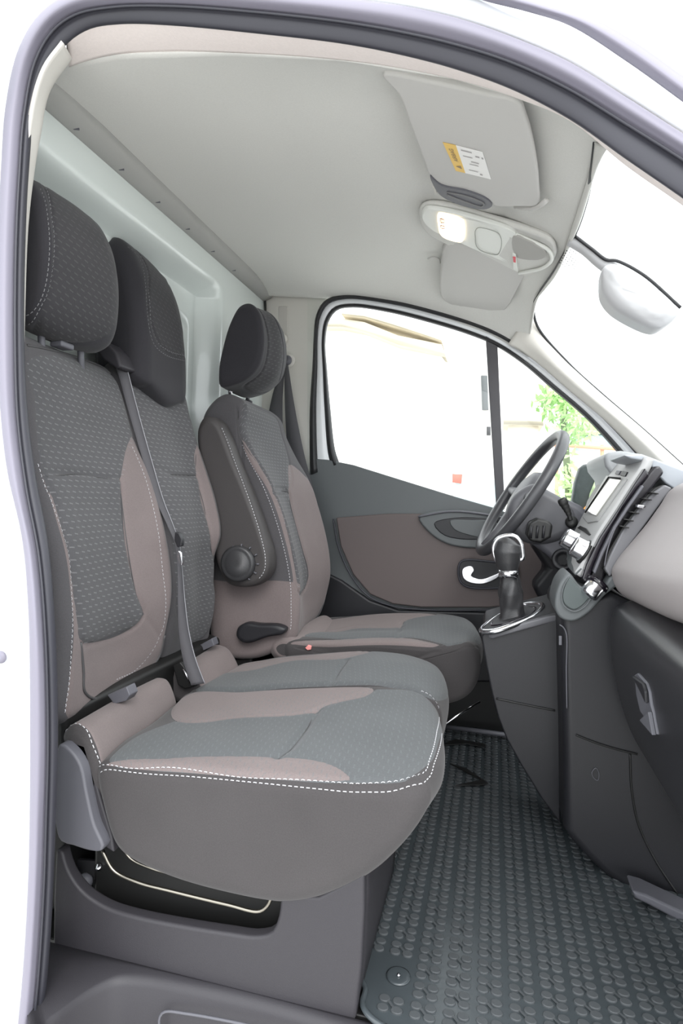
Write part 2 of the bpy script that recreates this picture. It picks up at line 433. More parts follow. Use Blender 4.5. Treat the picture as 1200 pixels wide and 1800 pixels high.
# ================================================================== the two-place bench
bench = thing('bench_seat', (-.4, .3, 0), 'two-place passenger bench in patterned dark grey fabric with brown bolsters, nearest the open door', 'car seat')
ZB, ZT = .385, 1.095
zs = [ZB+(ZT-ZB)*t for t in (0, .06, .14, .24, .34, .45, .56, .68, .80, .90, 1)]
bk = [(-.87, .40), (-.90, .6), (-.95, .85), (-1.0, 1.06)]
nN = front_z([(116, 1275), (122, 1240), (128, 1180), (130, 1112), (118, 960), (90, 870), (62, 780), (50, 700), (46, 640), (40, 590)], .95, zs)
nF = front_z([(270, 1185), (300, 1135), (317, 1060), (317, 990), (302, 910), (278, 840), (245, 772), (232, 730), (218, 690), (200, 640)], 1.33, zs)
def lerp(a, b, t, dx=0, w=None): return [(p[0]*(1-t)+q[0]*t+dx*(w[i] if w else 1), p[1]*(1-t)+q[1]*t) for i, (p, q) in enumerate(zip(a, b))]
wr = [.2, .6, 1, 1, 1, 1, .9, .5, .2, 0, 0]
s = Surf([(.93, backring(nN, bk)), (1.02, backring(lerp(nN, nF, .2, -.02, wr), bk)), (1.14, backring(lerp(nN, nF, .5, -.035, wr), bk)),
          (1.24, backring(lerp(nN, nF, .8, -.022, wr), bk)), (1.34, backring(nF, bk))], .03, .045, .0055)
cen = [(80, 838), (130, 832), (190, 838), (212, 843), (214, 870), (222, 950), (240, 1040), (254, 1082), (240, 1100), (200, 1118), (150, 1130), (143, 1125), (138, 1080), (118, 950), (98, 880)]
s.zone('pat', [(60, 700), (46, 640), (100, 625), (200, 655), (225, 720), (236, 770), (222, 800), (213, 840), (140, 832), (82, 838), (66, 770)], 0.001, .004)
s.zone('pat', cen, .004, .005, .006, .04)
s.zone('brown', [(236, 768), (222, 790), (212, 840), (216, 880), (224, 960), (242, 1045), (255, 1083), (240, 1102), (200, 1120), (150, 1131), (143, 1127), (138, 1080), (118, 950), (98, 880), (80, 838), (66, 775), (75, 830), (92, 880), (116, 960), (127, 1060), (129, 1120), (124, 1200), (118, 1262), (150, 1252), (262, 1195), (298, 1130), (312, 1060), (313, 985), (300, 910), (275, 840), (245, 775)], .002, .004)
s.seam([(255, 1084), (268, 1100), (284, 1125)], .002)
s.stitch([(231, 778), (258, 850), (276, 930), (287, 1000), (291, 1060), (285, 1108), (266, 1146), (238, 1176), (205, 1196)])
s.stitch([(65, 808), (90, 875), (117, 960), (127, 1060), (128, 1120), (122, 1200), (114, 1259)])
s.cord([(82, 838), (110, 833), (145, 832), (185, 838), (213, 843)]); s.cord([(213, 843), (216, 880), (224, 955), (241, 1045), (254, 1082), (240, 1101), (200, 1119), (150, 1131)], .001)
back1 = s.build('backrest', M_seat, bench)
back1['label'] = 'outer backrest with brown bolsters, nearest the door'
tubes('piping', [crom([P(x, y, .0) if 0 else Vector(s.G[s.ij((x, y))])+Vector(s.N[s.ij((x, y))])*.001 for x, y in [(142, 1130), (144, 1180), (147, 1215), (165, 1226), (200, 1214), (250, 1190), (285, 1160), (305, 1120)]], 60)], .0028, M_piping, back1)
tubes('top_piping', [crom([Vector(s.G[s.ij(q)])+Vector(s.N[s.ij(q)])*.001 for q in [(46, 606), (90, 616), (140, 630), (185, 644), (203, 655)]], 50)], .0025, M_piping, back1)
# zip bracket on the top edge of the outer backrest
topb = box('headrest_guide', (-.905, .26, 1.115), (-.875, .30, 1.128), M_plas3, bench, .004); topb.rotation_euler = (0, 0, 0)
# middle backrest
zs2 = [ZB+(ZT+.02-ZB)*t for t in (0, .07, .14, .20, .26, .34, .44, .56, .68, .80, .90, 1)]
mN = front_z([(262, 1195), (300, 1120), (308, 1050), (306, 980), (292, 900), (268, 820), (240, 740), (220, 690), (200, 640)], 1.33, zs2)
mF = front_z([(372, 1130), (388, 1090), (396, 1050), (391, 1010), (390, 988), (404, 960), (409, 935), (404, 895), (386, 845), (364, 790), (349, 745), (337, 700), (325, 655)], 1.60, zs2)
wr2 = [.2, .6, .8, 1, 1, 1, 1, .9, .5, .2, 0, 0]
s = Surf([(1.315, backring(mN, bk)), (1.40, backring(lerp(mN, mF, .3, -.005, wr2), bk)), (1.49, backring(lerp(mN, mF, .55, -.025, wr2), bk)),
          (1.55, backring(lerp(mN, mF, .8, -.018, wr2), bk)), (1.60, backring(mF, bk))], .03, .04, .0055)
s.zone('pat', [(205, 640), (250, 660), (325, 668), (345, 740), (350, 775), (343, 800), (345, 835), (310, 832), (262, 838), (240, 770)], .001)
s.zone('pat', [(262, 840), (310, 834), (346, 837), (355, 880), (372, 960), (384, 990), (392, 1040), (388, 1085), (360, 1118), (320, 1130), (312, 1080), (310, 1000), (295, 920)], .004, .005, .006, .04)
s.zone('brown', [(350, 775), (343, 800), (346, 837), (356, 880), (372, 955), (385, 988), (398, 965), (407, 938), (402, 895), (385, 850), (364, 795)], .002)
s.cord([(262, 839), (300, 834), (345, 836)]); s.cord([(351, 775), (345, 805), (347, 838), (357, 882), (372, 955), (386, 990)], .001)
back2 = s.build('backrest', M_seat, bench); back2['label'] = 'middle backrest, half behind the outer one'
# headrests
def world_ring(pts): return [(x, z+.82) for x, z in pts]
def scale_ring(r, k, dx=0, dz=0):
    cx = sum(p[0] for p in r)/len(r); cz = sum(p[1] for p in r)/len(r); return [(cx+(p[0]-cx)*k+dx, cz+(p[1]-cz)*k+dz) for p in r]
hr = world_ring([(-.865, .315), (-.842, .35), (-.832, .42), (-.838, .50), (-.862, .57), (-.90, .61), (-.94, .60), (-.965, .52), (-.97, .42), (-.955, .34), (-.91, .31)])
s = Surf([(.965, scale_ring(hr, .94)), (1.03, hr), (1.10, scale_ring(hr, 1.02)), (1.17, hr), (1.245, scale_ring(hr, .94, -.004, -.0))], .018, .085, .005)
s.zone('pat', [(78, 322), (110, 320), (165, 365), (200, 430), (212, 500), (207, 560), (185, 595), (120, 604), (60, 604), (70, 560), (90, 500), (97, 430), (92, 370)], .003)
s.stitch([(68, 330), (84, 380), (88, 440), (80, 500), (62, 540), (45, 555)]); s.stitch([(78, 322), (92, 370), (96, 430), (88, 505), (68, 550), (45, 572)])
s.thread = M_threadd; h1 = s.build('headrest', M_head, bench); h1['label'] = 'outer adjustable headrest, largest in view'
tubes('headrest_post', [[(-.90, .235, 1.08), (-.905, .235, 1.16)]], .007, M_plas3, bench)
tubes('headrest_post', [[(-.90, .355, 1.08), (-.905, .355, 1.16)]], .007, M_plas3, bench)
hr = world_ring([(-.865, .24), (-.862, .32), (-.868, .42), (-.88, .50), (-.90, .575), (-.935, .635), (-.97, .655), (-1.005, .63), (-1.02, .54), (-1.02, .40), (-1.0, .27), (-.93, .23)])
def shrink_top(r, a, b):                                  # narrows the crown towards the sides
    return [(p[0], p[1]-(a if p[1] > 1.36 else a*.6 if p[1] > 1.30 else 0)+(b if p[1] < 1.08 else 0)) for p in r]
s = Surf([(1.335, shrink_top(hr, .0, .06)), (1.40, shrink_top(hr, 0, .025)), (1.47, shrink_top(hr, .005, 0)), (1.54, shrink_top(hr, .02, .02)), (1.61, shrink_top(hr, .05, .06))], .04, .08, .005)
s.zone('pat', [(240, 428), (258, 470), (262, 540), (272, 590), (290, 618), (328, 625), (333, 600), (330, 540), (312, 480), (285, 445), (262, 430)], .003)
s.stitch([(222, 432), (245, 455), (254, 500), (258, 560), (268, 600), (290, 622), (326, 632)]); s.stitch([(232, 428), (252, 455), (261, 500), (265, 560), (275, 598), (295, 615), (326, 624)])
s.thread = M_threadd; h2 = s.build('headrest', M_head, bench); h2['label'] = 'fixed headrest of the middle place'

# cushions
n1 = [W2(p, .90) for p in [(170, 1350), (290, 1348), (450, 1362), (600, 1376), (690, 1378), (736, 1380), (750, 1402), (738, 1442), (695, 1500), (640, 1545), (520, 1588), (400, 1572), (275, 1535), (205, 1495), (180, 1425)]]
n2 = [W2(p, 1.30) for p in [(325, 1222), (430, 1212), (560, 1205), (680, 1205), (740, 1218), (768, 1250), (771, 1290), (755, 1340), (715, 1390), (670, 1420), (600, 1450), (500, 1440), (400, 1400), (350, 1360), (330, 1300)]]
xo = [0, 0, 0, .012, .022, .024, .02, .008, 0, 0, 0, 0, 0, 0, 0]
m1 = [(a[0]*.75+b[0]*.25+o, a[1]*.75+b[1]*.25+(.006 if i < 6 else 0)) for i, (a, b, o) in enumerate(zip(n1, n2, xo))]
m2 = [(a[0]*.45+b[0]*.55+o*.8, a[1]*.45+b[1]*.55+(-.004 if i < 3 else .008 if i < 6 else 0)) for i, (a, b, o) in enumerate(zip(n1, n2, xo))]
s = Surf([(.895, n1), (.99, m1), (1.12, m2), (1.305, n2)], .028, .02, .0055)
s.zone('pat', [(195, 1345), (315, 1266), (420, 1235), (655, 1212), (745, 1222), (772, 1262), (768, 1310), (752, 1345), (715, 1372), (620, 1379), (400, 1362), (250, 1350)], .0, .004)
s.zone('brown', [(185, 1345), (240, 1334), (350, 1328), (470, 1329), (560, 1336), (600, 1352), (615, 1372), (560, 1374), (420, 1364), (300, 1354), (220, 1350)], .002)
s.zone('brown', [(318, 1222), (450, 1212), (655, 1210), (640, 1223), (580, 1237), (540, 1251), (420, 1260), (312, 1268)], .003)
s.seam([(556, 1247), (535, 1280), (510, 1310), (488, 1328)], .007, .008)
s.seam([(655, 1212), (600, 1230), (545, 1250)], .002)
s.stitch([(175, 1350), (220, 1348), (300, 1352), (420, 1362), (560, 1374), (640, 1378), (700, 1376), (742, 1360), (760, 1335), (770, 1290), (774, 1262)])
s.stitch([(175, 1362), (220, 1358), (300, 1362), (420, 1373), (560, 1385), (640, 1390), (705, 1388), (750, 1370), (768, 1340), (776, 1290)])
s.cord([(550, 1249), (534, 1280), (510, 1310), (490, 1327)], .0012)
cu1 = s.build('seat_cushion', M_seat_lo, bench); cu1['label'] = 'outer seat cushion with white double stitching along its edge'
c1 = [W2(p, 1.33) for p in [(330, 1220), (430, 1208), (560, 1200), (680, 1200), (743, 1214), (772, 1246), (774, 1300), (762, 1340), (600, 1400), (420, 1390), (350, 1330)]]
c2 = [W2(p, 1.63) for p in [(420, 1172), (480, 1152), (560, 1143), (650, 1140), (720, 1148), (768, 1168), (785, 1200), (778, 1240), (640, 1270), (480, 1260), (430, 1220)]]
cm = [((a[0]+b[0])/2+(.012 if 2 < i < 7 else 0), (a[1]+b[1])/2+(.012 if 2 < i < 6 else .0)) for i, (a, b) in enumerate(zip(c1, c2))]
s = Surf([(1.31, c1), (1.47, cm), (1.62, c2)], .03, .03, .0055)
s.zone('pat', [(350, 1215), (420, 1172), (500, 1158), (600, 1152), (640, 1141), (720, 1148), (768, 1170), (784, 1200), (780, 1230), (745, 1222), (650, 1206), (500, 1208)], .002)
s.zone('brown', [(400, 1182), (425, 1166), (480, 1150), (560, 1142), (650, 1140), (605, 1156), (520, 1160), (430, 1178)], .002)
s.seam([(612, 1157), (598, 1175), (582, 1203)], .006, .007)
s.stitch([(740, 1213), (760, 1228), (772, 1255)])
s.cord([(611, 1158), (598, 1176), (583, 1202)], .0012)
cu2 = s.build('seat_cushion', M_seat_lo, bench); cu2['label'] = 'middle seat cushion, behind the outer one'
# rolls at the rear of the cushions
def roll(a, da, b, db, lab, stitches=()):
    ra = [W2(p, da) for p in a]; rb = [W2(p, db) for p in b]
    s = Surf([(da, ra), ((da+db)/2, [((p[0]+q[0])/2, (p[1]+q[1])/2) for p, q in zip(ra, rb)]), (db, rb)], .015, .03, .006)
    s.at['brown'] = np.ones((s.R, s.K)); s.at['brown'][:6] = -1
    for q in stitches: s.stitch(q)
    o = s.build('cushion_roll', M_seat_lo, bench); o['label'] = lab; return o
roll([(108, 1295), (125, 1275), (148, 1283), (163, 1308), (176, 1350), (185, 1400), (150, 1400), (122, 1330)], .905, [(250, 1215), (272, 1190), (296, 1190), (310, 1215), (318, 1262), (312, 1285), (285, 1285), (258, 1250)], 1.29,
     'brown roll at the rear of the outer cushion', [[(112, 1288), (128, 1272), (150, 1282), (165, 1310), (178, 1348)]])
roll([(285, 1200), (305, 1180), (328, 1180), (345, 1200), (355, 1225), (345, 1240), (315, 1240), (292, 1220)], 1.34, [(370, 1150), (382, 1130), (402, 1134), (418, 1155), (424, 1175), (410, 1185), (385, 1180), (372, 1165)], 1.60, 'brown roll at the rear of the middle cushion')
prism('rear_frame', [(-.93, .15, .02), (-.74, .15, .02), (-.76, .15, .40), (-.93, .15, .44)], Vector((0, .66, 0)), M_black, bench, .01)
# fixing tabs peeping out between backrest and cushion
for q, d in (([(188, 1222), (222, 1207), (228, 1222), (222, 1232), (200, 1238)], 1.05), ([(345, 1137), (372, 1122), (376, 1135), (352, 1146)], 1.5)):
    slab('fixing_tab', q, d, d+.03, M_plas3, bench, .002)
# base
bs = [(97, 1493), (108, 1498), (120, 1535), (150, 1577), (200, 1603), (300, 1626), (400, 1642), (455, 1647), (478, 1638), (488, 1612), (493, 1574), (560, 1577), (640, 1535), (640, 1600), (635, 1700), (624, 1796), (500, 1769), (292, 1727), (92, 1664), (93, 1580)]
cut_ = crom([(108, 1496), (118, 1530), (142, 1566), (185, 1595), (240, 1612), (320, 1628), (400, 1641), (450, 1647), (476, 1640), (488, 1615), (493, 1576)], 40)
bs = [(97, 1493)]+[tuple(p) for p in cut_]+bs[bs.index((560, 1577)):]
slab('seat_base', bs, .905, .93, M_plas, bench, .006)
q0 = [P(640, 1545, .915), P(640, 1600, .915), P(624, 1796, .915)]
q0 = [P(641, 1500, .93), P(640, 1600, .93), P(634, 1710, .93), P(626, 1796, .93)]
o = grid('seat_base_front', np.array([[list(Vector((v.x, v.y+k, v.z))) for v in q0] for k in np.linspace(0, .36, 8)]), M_plas, bench); solid(o, .012)
prism('seat_frame', [(-.70, .16, .02), (-.24, .16, .02), (-.24, .16, .20), (-.70, .16, .20)], Vector((0, .6, 0)), M_black, bench, .01)
tb = pd([(180, 1495), (200, 1530), (240, 1550), (300, 1566), (400, 1590), (455, 1602), (470, 1592), (478, 1575)], .925)
tubes('spring_wire', [crom(tb, 60)], .0032, M_steel, bench); tubes('spring_wire', [crom([v+Vector((.012, .03, .008)) for v in tb], 60)], .0028, M_steel, bench)
lathe('pivot_bolt', [(.0, 0), (.012, 0), (.014, .004), (.014, .012), (.009, .016), (0, .016)], P(154, 1545, .96), (0, -1, 0), M_plas3, bench, 16)
lathe('pivot_bolt', [(.0, 0), (.006, 0), (.007, .006), (0, .008)], P(175, 1522, .96), (0, -1, 0), M_chrome, bench, 12)
prism('hinge_bracket', pd([(118, 1510), (170, 1515), (215, 1570), (205, 1590), (150, 1570)], .975), Vector((0, .01, 0)), M_plas2, bench, .003)
slab('hinge_cover', [(104, 1308), (122, 1318), (141, 1345), (152, 1395), (165, 1450), (181, 1488), (178, 1497), (160, 1497), (130, 1488), (103, 1476)], .885, .93, M_plas3, bench, .012, n=40, seg=5)
slab('side_flap', [(120, 1300), (150, 1310), (162, 1350), (175, 1400), (196, 1470), (200, 1500), (170, 1480), (150, 1400), (140, 1340)], .905, .93, M_plas, bench, .004)

# ================================================================== driver's seat
drv = thing('driver_seat', (-.4, 1.05, 0), "driver's seat beyond the bench, with folded armrest, patterned fabric and brown bolsters", 'car seat')
zs3 = [.40+(1.095-.40)*t for t in (0, .06, .13, .22, .32, .43, .55, .67, .80, .90, 1)]
bk3 = [(-.81, .34), (-.83, .6), (-.85, .85), (-.87, 1.06)]
dN = front_z([(505, 1150), (518, 1100), (522, 1050), (514, 995), (495, 915), (468, 850), (437, 798), (421, 765), (417, 735), (421, 695)], 1.63, zs3)
dF = front_z([(528, 1120), (568, 1075), (588, 1020), (586, 970), (574, 910), (552, 850), (522, 800), (507, 770), (495, 740), (482, 705)], 2.02, zs3)
wd = [.2, .5, .9, 1, 1, 1, 1, .6, .2, 0, 0]
s = Surf([(1.668, backring(dN, bk3)), (1.73, backring(lerp(dN, dF, .2, -.02, wd), bk3)), (1.82, backring(lerp(dN, dF, .5, -.04, wd), bk3)),
          (1.93, backring(lerp(dN, dF, .8, -.022, wd), bk3)), (2.03, backring(dF, bk3))], .022, .035, .0055)
s.zone('pat', [(425, 712), (455, 718), (485, 735), (498, 775), (510, 815), (508, 862), (482, 864), (462, 825), (435, 785), (422, 755)], .003)
s.zone('pat', [(482, 866), (508, 865), (512, 890), (530, 960), (542, 1010), (536, 1035), (524, 1040), (520, 1000), (505, 930)], .005, .005)
s.zone('brown', [(510, 815), (508, 862), (513, 890), (532, 960), (543, 1010), (537, 1035), (524, 1042), (521, 1000), (506, 930), (482, 865), (462, 825), (436, 786), (424, 770), (440, 815), (474, 870), (500, 940), (513, 1000), (517, 1060), (512, 1120), (540, 1105), (572, 1060), (585, 1010), (583, 965), (570, 905), (545, 848)], .002)
s.capz = [('brown', [(330, 1023), (400, 1022), (520, 1026), (530, 1040), (530, 1120), (515, 1190), (420, 1210), (330, 1210)])]
s.stitch([(421, 780), (436, 818), (468, 872), (494, 940), (507, 1000), (512, 1060), (510, 1110)], L=.005); s.seam([(416, 715), (417, 760), (424, 790)], .002)
s.seam([(395, 782), (418, 782)], .002)
s.cord([(482, 865), (495, 863), (508, 864)]); s.cord([(511, 815), (508, 862), (513, 890), (532, 960), (543, 1010), (537, 1035)], .001); s.cord([(424, 712), (418, 735), (421, 765), (436, 790), (462, 828), (482, 865), (506, 930), (521, 1000), (524, 1040)], .001)
bkd = s.build('backrest', M_seat, drv)
dr = [W2(p, 1.70) for p in [(391, 682), (388, 655), (396, 610), (410, 566), (426, 540), (443, 535), (458, 548), (467, 585), (466, 620), (457, 648), (438, 668), (412, 680)]]
s = Surf([(1.675, scale_ring(dr, .98)), (1.72, dr), (1.80, scale_ring(dr, 1.05, .01)), (1.86, scale_ring(dr, 1.0, .005)), (1.93, scale_ring(dr, .88, -.0, -.0))], .015, .07, .005)
s.zone('pat', [(452, 536), (464, 560), (471, 590), (470, 625), (458, 655), (430, 678), (450, 692), (480, 682), (496, 650), (498, 610), (488, 570), (470, 545)], .003)
h3 = s.build('headrest', M_head, drv)
for px, d in ((404, 1.74), (435, 1.86)):
    a, b = P(px, 672, d), P(px, 706, d); tubes('headrest_post', [[a+Vector((0, 0, .03)), b]], .007, M_chrome, drv)
    lathe('post_collar', [(0, 0), (.016, 0), (.016, .008), (.008, .012), (0, .012)], b+Vector((0, 0, -.006)), (0, 0, 1), M_plas, drv, 16)
# armrest
ar = [W2(p, 1.61) for p in [(352, 790), (352, 755), (364, 735), (384, 740), (398, 765), (415, 810), (438, 865), (462, 930), (475, 975), (474, 1003), (460, 1022), (432, 1030), (402, 1022), (384, 985), (374, 920), (362, 850)]]
s = Surf([(1.59, ar), (1.63, scale_ring(ar, 1.02)), (1.664, ar)], .016, .016, .005)
s.stitch([(388, 750), (402, 785), (428, 855), (455, 930), (466, 975), (464, 1005), (452, 1018)], L=.005)
arm = s.build('armrest', M_leather, drv)
arm.data.materials.clear(); arm.data.materials.append(mat('armrest_fabric', (.040, .036, .036), .6, bump=(500, .3)))
dial = lathe('lumbar_dial', [(0, 0), (.045, 0), (.052, .006), (.052, .02), (.044, .026), (.040, .024), (.036, .027), (0, .028)], P(422, 990, 1.60), (0, -1, 0), M_leather, drv, 48)
V = []
for k in range(12):
    a = 2*math.pi*k/12; c = P(422, 990, 1.58); r = .046
    V.append([c+Vector((math.cos(a)*r, .006, math.sin(a)*r)), c+Vector((math.cos(a)*(r+.007), .004, math.sin(a)*(r+.007))), c+Vector((math.cos(a)*(r+.007), .014, math.sin(a)*(r+.007)))])
tubes('dial_rib', V, .0022, M_plas3, dial, 6)
lev = [W2(p, 1.64) for p in [(415, 1118), (418, 1103), (432, 1095), (455, 1097), (490, 1099), (502, 1106), (498, 1114), (470, 1120), (440, 1130), (425, 1129)]]
s = Surf([(1.635, lev), (1.667, lev)], .01, .005, .004); s.build('recline_lever', M_plas2, drv)
d1_ = [W2(p, 1.66) for p in [(500, 1132), (600, 1127), (700, 1127), (785, 1133), (825, 1130), (842, 1145), (843, 1185), (826, 1220), (785, 1238), (650, 1230), (540, 1200), (505, 1165)]]
d2_ = [W2(p, 2.04) for p in [(560, 1090), (620, 1080), (700, 1074), (775, 1077), (820, 1088), (838, 1110), (838, 1140), (822, 1160), (780, 1180), (650, 1180), (580, 1150), (560, 1115)]]
dm_ = [((a[0]+b[0])/2+(.01 if 3 < i < 8 else 0), (a[1]+b[1])/2+(-.012 if i < 3 else .006 if i < 5 else 0)) for i, (a, b) in enumerate(zip(d1_, d2_))]
s = Surf([(1.65, d1_), (1.75, lerp(d1_, d2_, .25, 0)), (1.85, dm_), (2.05, d2_)], .02, .03, .0055)
s.zone('pat', [(520, 1118), (620, 1100), (700, 1100), (720, 1084), (790, 1079), (832, 1092), (843, 1112), (842, 1132), (790, 1134), (740, 1122), (620, 1122)], .002)
s.zone('brown', [(560, 1095), (620, 1078), (740, 1073), (765, 1080), (710, 1090), (700, 1101), (620, 1104), (575, 1110)], .003)
s.zone('brown', [(510, 1130), (560, 1125), (640, 1120), (730, 1122), (768, 1134), (760, 1138), (640, 1134), (540, 1136)], .003)
s.seam([(706, 1101), (702, 1110), (698, 1120)], .006, .007)
s.seam([(520, 1140), (620, 1139), (740, 1141), (800, 1146), (840, 1138)], .003)
cud = s.build('seat_cushion', M_seat_lo, drv)
rl = [W2(p, 1.66) for p in [(470, 1135), (490, 1118), (512, 1122), (545, 1134), (560, 1150), (520, 1165), (480, 1160)]]; r2 = [W2(p, 2.0) for p in [(540, 1105), (558, 1085), (575, 1080), (590, 1092), (600, 1105), (575, 1120), (550, 1120)]]
s = Surf([(1.66, rl), (2.0, r2)], .02, .02, .006); s.at['brown'] = np.ones((s.R, s.K)); s.build('cushion_roll', M_seat_lo, drv)
prism('seat_frame', [(-.66, .86, .03), (-.14, .86, .03), (-.12, .86, .27), (-.66, .86, .27)], Vector((0, .38, 0)), M_black, drv, .01)
prism('rear_frame', [(-.90, .89, .02), (-.66, .89, .02), (-.70, .89, .40), (-.90, .89, .42)], Vector((0, .32, 0)), M_black, drv, .01)
tubes('adjuster_bar', [[P(775, 1277, 1.62), P(812, 1252, 1.66), P(843, 1234, 1.70)]], .0035, M_chrome, drv)
slab('release_tag', [(536, 1139), (541, 1134), (547, 1136), (546, 1142), (540, 1143)], 1.645, 1.652, mat('pink_plastic', (.75, .28, .26), .5), drv, .001)
# ------------------------------------------------------------------ shell
floor = box('floor', (-1.0, .115, -.03), (1.0, 1.42, 0), M_black); struct(floor, 'black cab floor under the rubber mat')
# bulkhead
def bz(y, z):
    """depth of the pressed steel bulkhead at y, z"""
    yr = 1.06; zr = .82+.70
    a = np.clip((zr-z)/.05, 0, 1)*np.clip((yr-y)/.06, 0, 1)
    a = a*a*(3-2*a)
    b = np.clip((zr-.13-z)/.04, 0, 1)*np.clip((yr-.10-y)/.05, 0, 1); b = b*b*(3-2*b)
    c = np.exp(-((y-1.22)/.03)**2)*np.clip((1.50-z)/.06, 0, 1)*.012
    return -.915-.07*a-.085*b+c
ys = np.concatenate([np.linspace(-.05, .9, 40), np.linspace(.905, 1.46, 90)]); zz = np.concatenate([np.linspace(0, 1.3, 30), np.linspace(1.305, 1.66, 80)])
bh = grid('wall_back', [[(bz(y, z), y, z) for z in zz] for y in ys], M_bulk); solid(bh, .01); struct(bh, 'pale green-white pressed steel bulkhead behind the seats', 'bulkhead')
# ceiling: sections across the cab, each a front-to-back line
def zp(tab, x): t = np.array(tab); return float(np.interp(x, t[:, 0], t[:, 1]))
mid = [(-.93, .775), (-.88, .80), (-.5, .80), (-.2, .785), (0, .745), (.08, .705), (.13, .675), (.165, .655)]
nearp = [(a.x, a.z-.82) for a in pd([(115, 118), (200, 96), (400, 93), (600, 106), (800, 140), (900, 170), (1000, 208), (1060, 240)], .97)]
farp = [(a.x, a.z-.82) for a in pd([(465, 520), (560, 524), (620, 524), (700, 537), (780, 560), (860, 590), (900, 612), (960, 650)], 2.2)]
nearp[0] = (-.93, nearp[0][1]); farp.insert(0, (-.93, .79))
def zceil(x, y):
    d = y+.8; wN = max(0, 1-(d-.97)/.22)**2 if d < 1.19 else 0; wF = max(0, 1-(2.2-d)/.22)**2 if d > 1.98 else 0; m_ = zp(mid, x)
    return m_*(1-wN-wF)+min(zp(nearp, x), m_+.02)*wN+min(zp(farp, x), m_+.02)*wF+.82
def onceil(px, py, off=.0):                             # the point of the headliner seen at px, py, off metres below it
    z = 1.56
    for _ in range(40): v = PZ(px, py, z); z = z*.5+.5*(zceil(v.x, v.y)-off)
    return PZ(px, py, z)
xs = np.concatenate([np.linspace(-.93, -.2, 30), np.linspace(-.17, .165, 40)]); G = []
for d in [.97, 1.0, 1.03, 1.07, 1.11, 1.16, 1.22, 1.3, 1.4, 1.5, 1.6, 1.7, 1.8, 1.9, 1.97, 2.03, 2.08, 2.12, 2.16, 2.2, 2.27]:
    wN = max(0, 1-(d-.97)/.22)**2; wF = min(1, max(0, 1-(2.2-d)/.22)**2); row = []
    for x in xs:
        xm = float(np.interp(d, [.97, 1.76, 1.96, 2.1, 2.27], [.165, .155, .110, .103, .098])); xr = x if x < -.17 else -.17+(x+.17)*(xm+.17)/.335
        m_ = zp(mid, x)
        zc = m_*(1-wN-wF)+min(zp(nearp, x), m_+.02)*wN+min(zp(farp, xr), m_+.02)*wF+(.035 if d > 2.22 else 0)
        row.append((xr, d-.8, zc+.82))
    G.append(row)
G = np.array(G); G = np.stack([crom(G[:, j], 90) for j in range(G.shape[1])], 1)
cl = grid('ceiling', G, M_roof); solid(cl, .012, 1); struct(cl, 'pale grey cloth headliner', 'ceiling')
# fascia roll where headliner meets bulkhead
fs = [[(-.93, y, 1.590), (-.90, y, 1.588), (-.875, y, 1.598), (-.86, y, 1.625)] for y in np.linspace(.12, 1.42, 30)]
o = grid('trim_1', fs, mat('header_cloth_shaded', (.36, .36, .345), .95, bump=(900, .3))); solid(o, .004); struct(o, 'cloth header strip along the top of the bulkhead, its shade put into the colour')  # headliner cloth darkened in colour for the shade on this upright strip
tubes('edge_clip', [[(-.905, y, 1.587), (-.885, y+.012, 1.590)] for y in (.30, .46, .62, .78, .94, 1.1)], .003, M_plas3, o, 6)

# ------------------------------------------------------------------ near door opening: everything is traced where the aperture stands
def dz(px, py):                                         # the aperture leans inwards towards the roof
    return .80+.10*min(1, max(0, (1100-py)/900))
def ap(pts, off=0): return [P(a, b, dz(a, b)+off) for a, b in pts]
inner = [(70, 1830), (84, 1700), (93, 1560), (97, 1450), (101, 1300), (97, 1120), (84, 960), (62, 840), (48, 730), (42, 600), (44, 420), (50, 300), (60, 200), (84, 120), (118, 74), (155, 50), (210, 41), (300, 43), (450, 57), (600, 75), (700, 94), (800, 120), (900, 156), (1000, 208), (1100, 278), (1200, 347), (1300, 420)]
dark = [(62, 1830), (76, 1700), (85, 1560), (88, 1450), (91, 1300), (86, 1120), (74, 970), (52, 850), (38, 730), (34, 600), (36, 420), (42, 300), (50, 200), (70, 112), (100, 62), (138, 34), (205, 20), (300, 19), (450, 30), (600, 48), (700, 66), (800, 90), (900, 122), (1000, 170), (1100, 232), (1200, 296), (1300, 365)]
mids = [(52, 1830), (62, 1700), (70, 1560), (74, 1450), (78, 1300), (74, 1120), (62, 980), (40, 860), (24, 730), (20, 600), (22, 420), (28, 300), (36, 200), (54, 105), (84, 50), (125, 20), (195, 6), (300, 4), (450, 14), (600, 30), (700, 46), (800, 68), (900, 100), (1000, 146), (1100, 206), (1200, 268), (1300, 335)]
outer = [(30, 1830), (42, 1700), (50, 1560), (53, 1450), (54, 1300), (51, 1080), (40, 950), (14, 830), (2, 730), (-4, 600), (-3, 420), (3, 290), (11, 185), (32, 90), (66, 30), (110, -4), (190, -22), (300, -26), (450, -16), (600, -2), (700, 10), (800, 32), (900, 66), (1000, 110), (1100, 172), (1200, 236), (1300, 300)]
body = [(-120, 1830), (-120, 1700), (-120, 1560), (-120, 1450), (-120, 1300), (-120, 1080), (-130, 950), (-140, 830), (-150, 730), (-150, 600), (-150, 420), (-150, 290), (-140, 150), (-110, 0), (-60, -70), (40, -130), (190, -150), (300, -150), (450, -150), (600, -135), (700, -85), (800, -40), (900, 10), (1000, 52), (1100, 118), (1200, 200), (1300, 280)]
N = 240
cv = [crom(ap(inner, .05), N), crom(ap(inner, .02), N), crom(ap(inner, .0), N), crom(ap(dark, -.012), N), crom(ap([((a[0]+b[0])/2, (a[1]+b[1])/2) for a, b in zip(dark, mids)], -.012), N)]
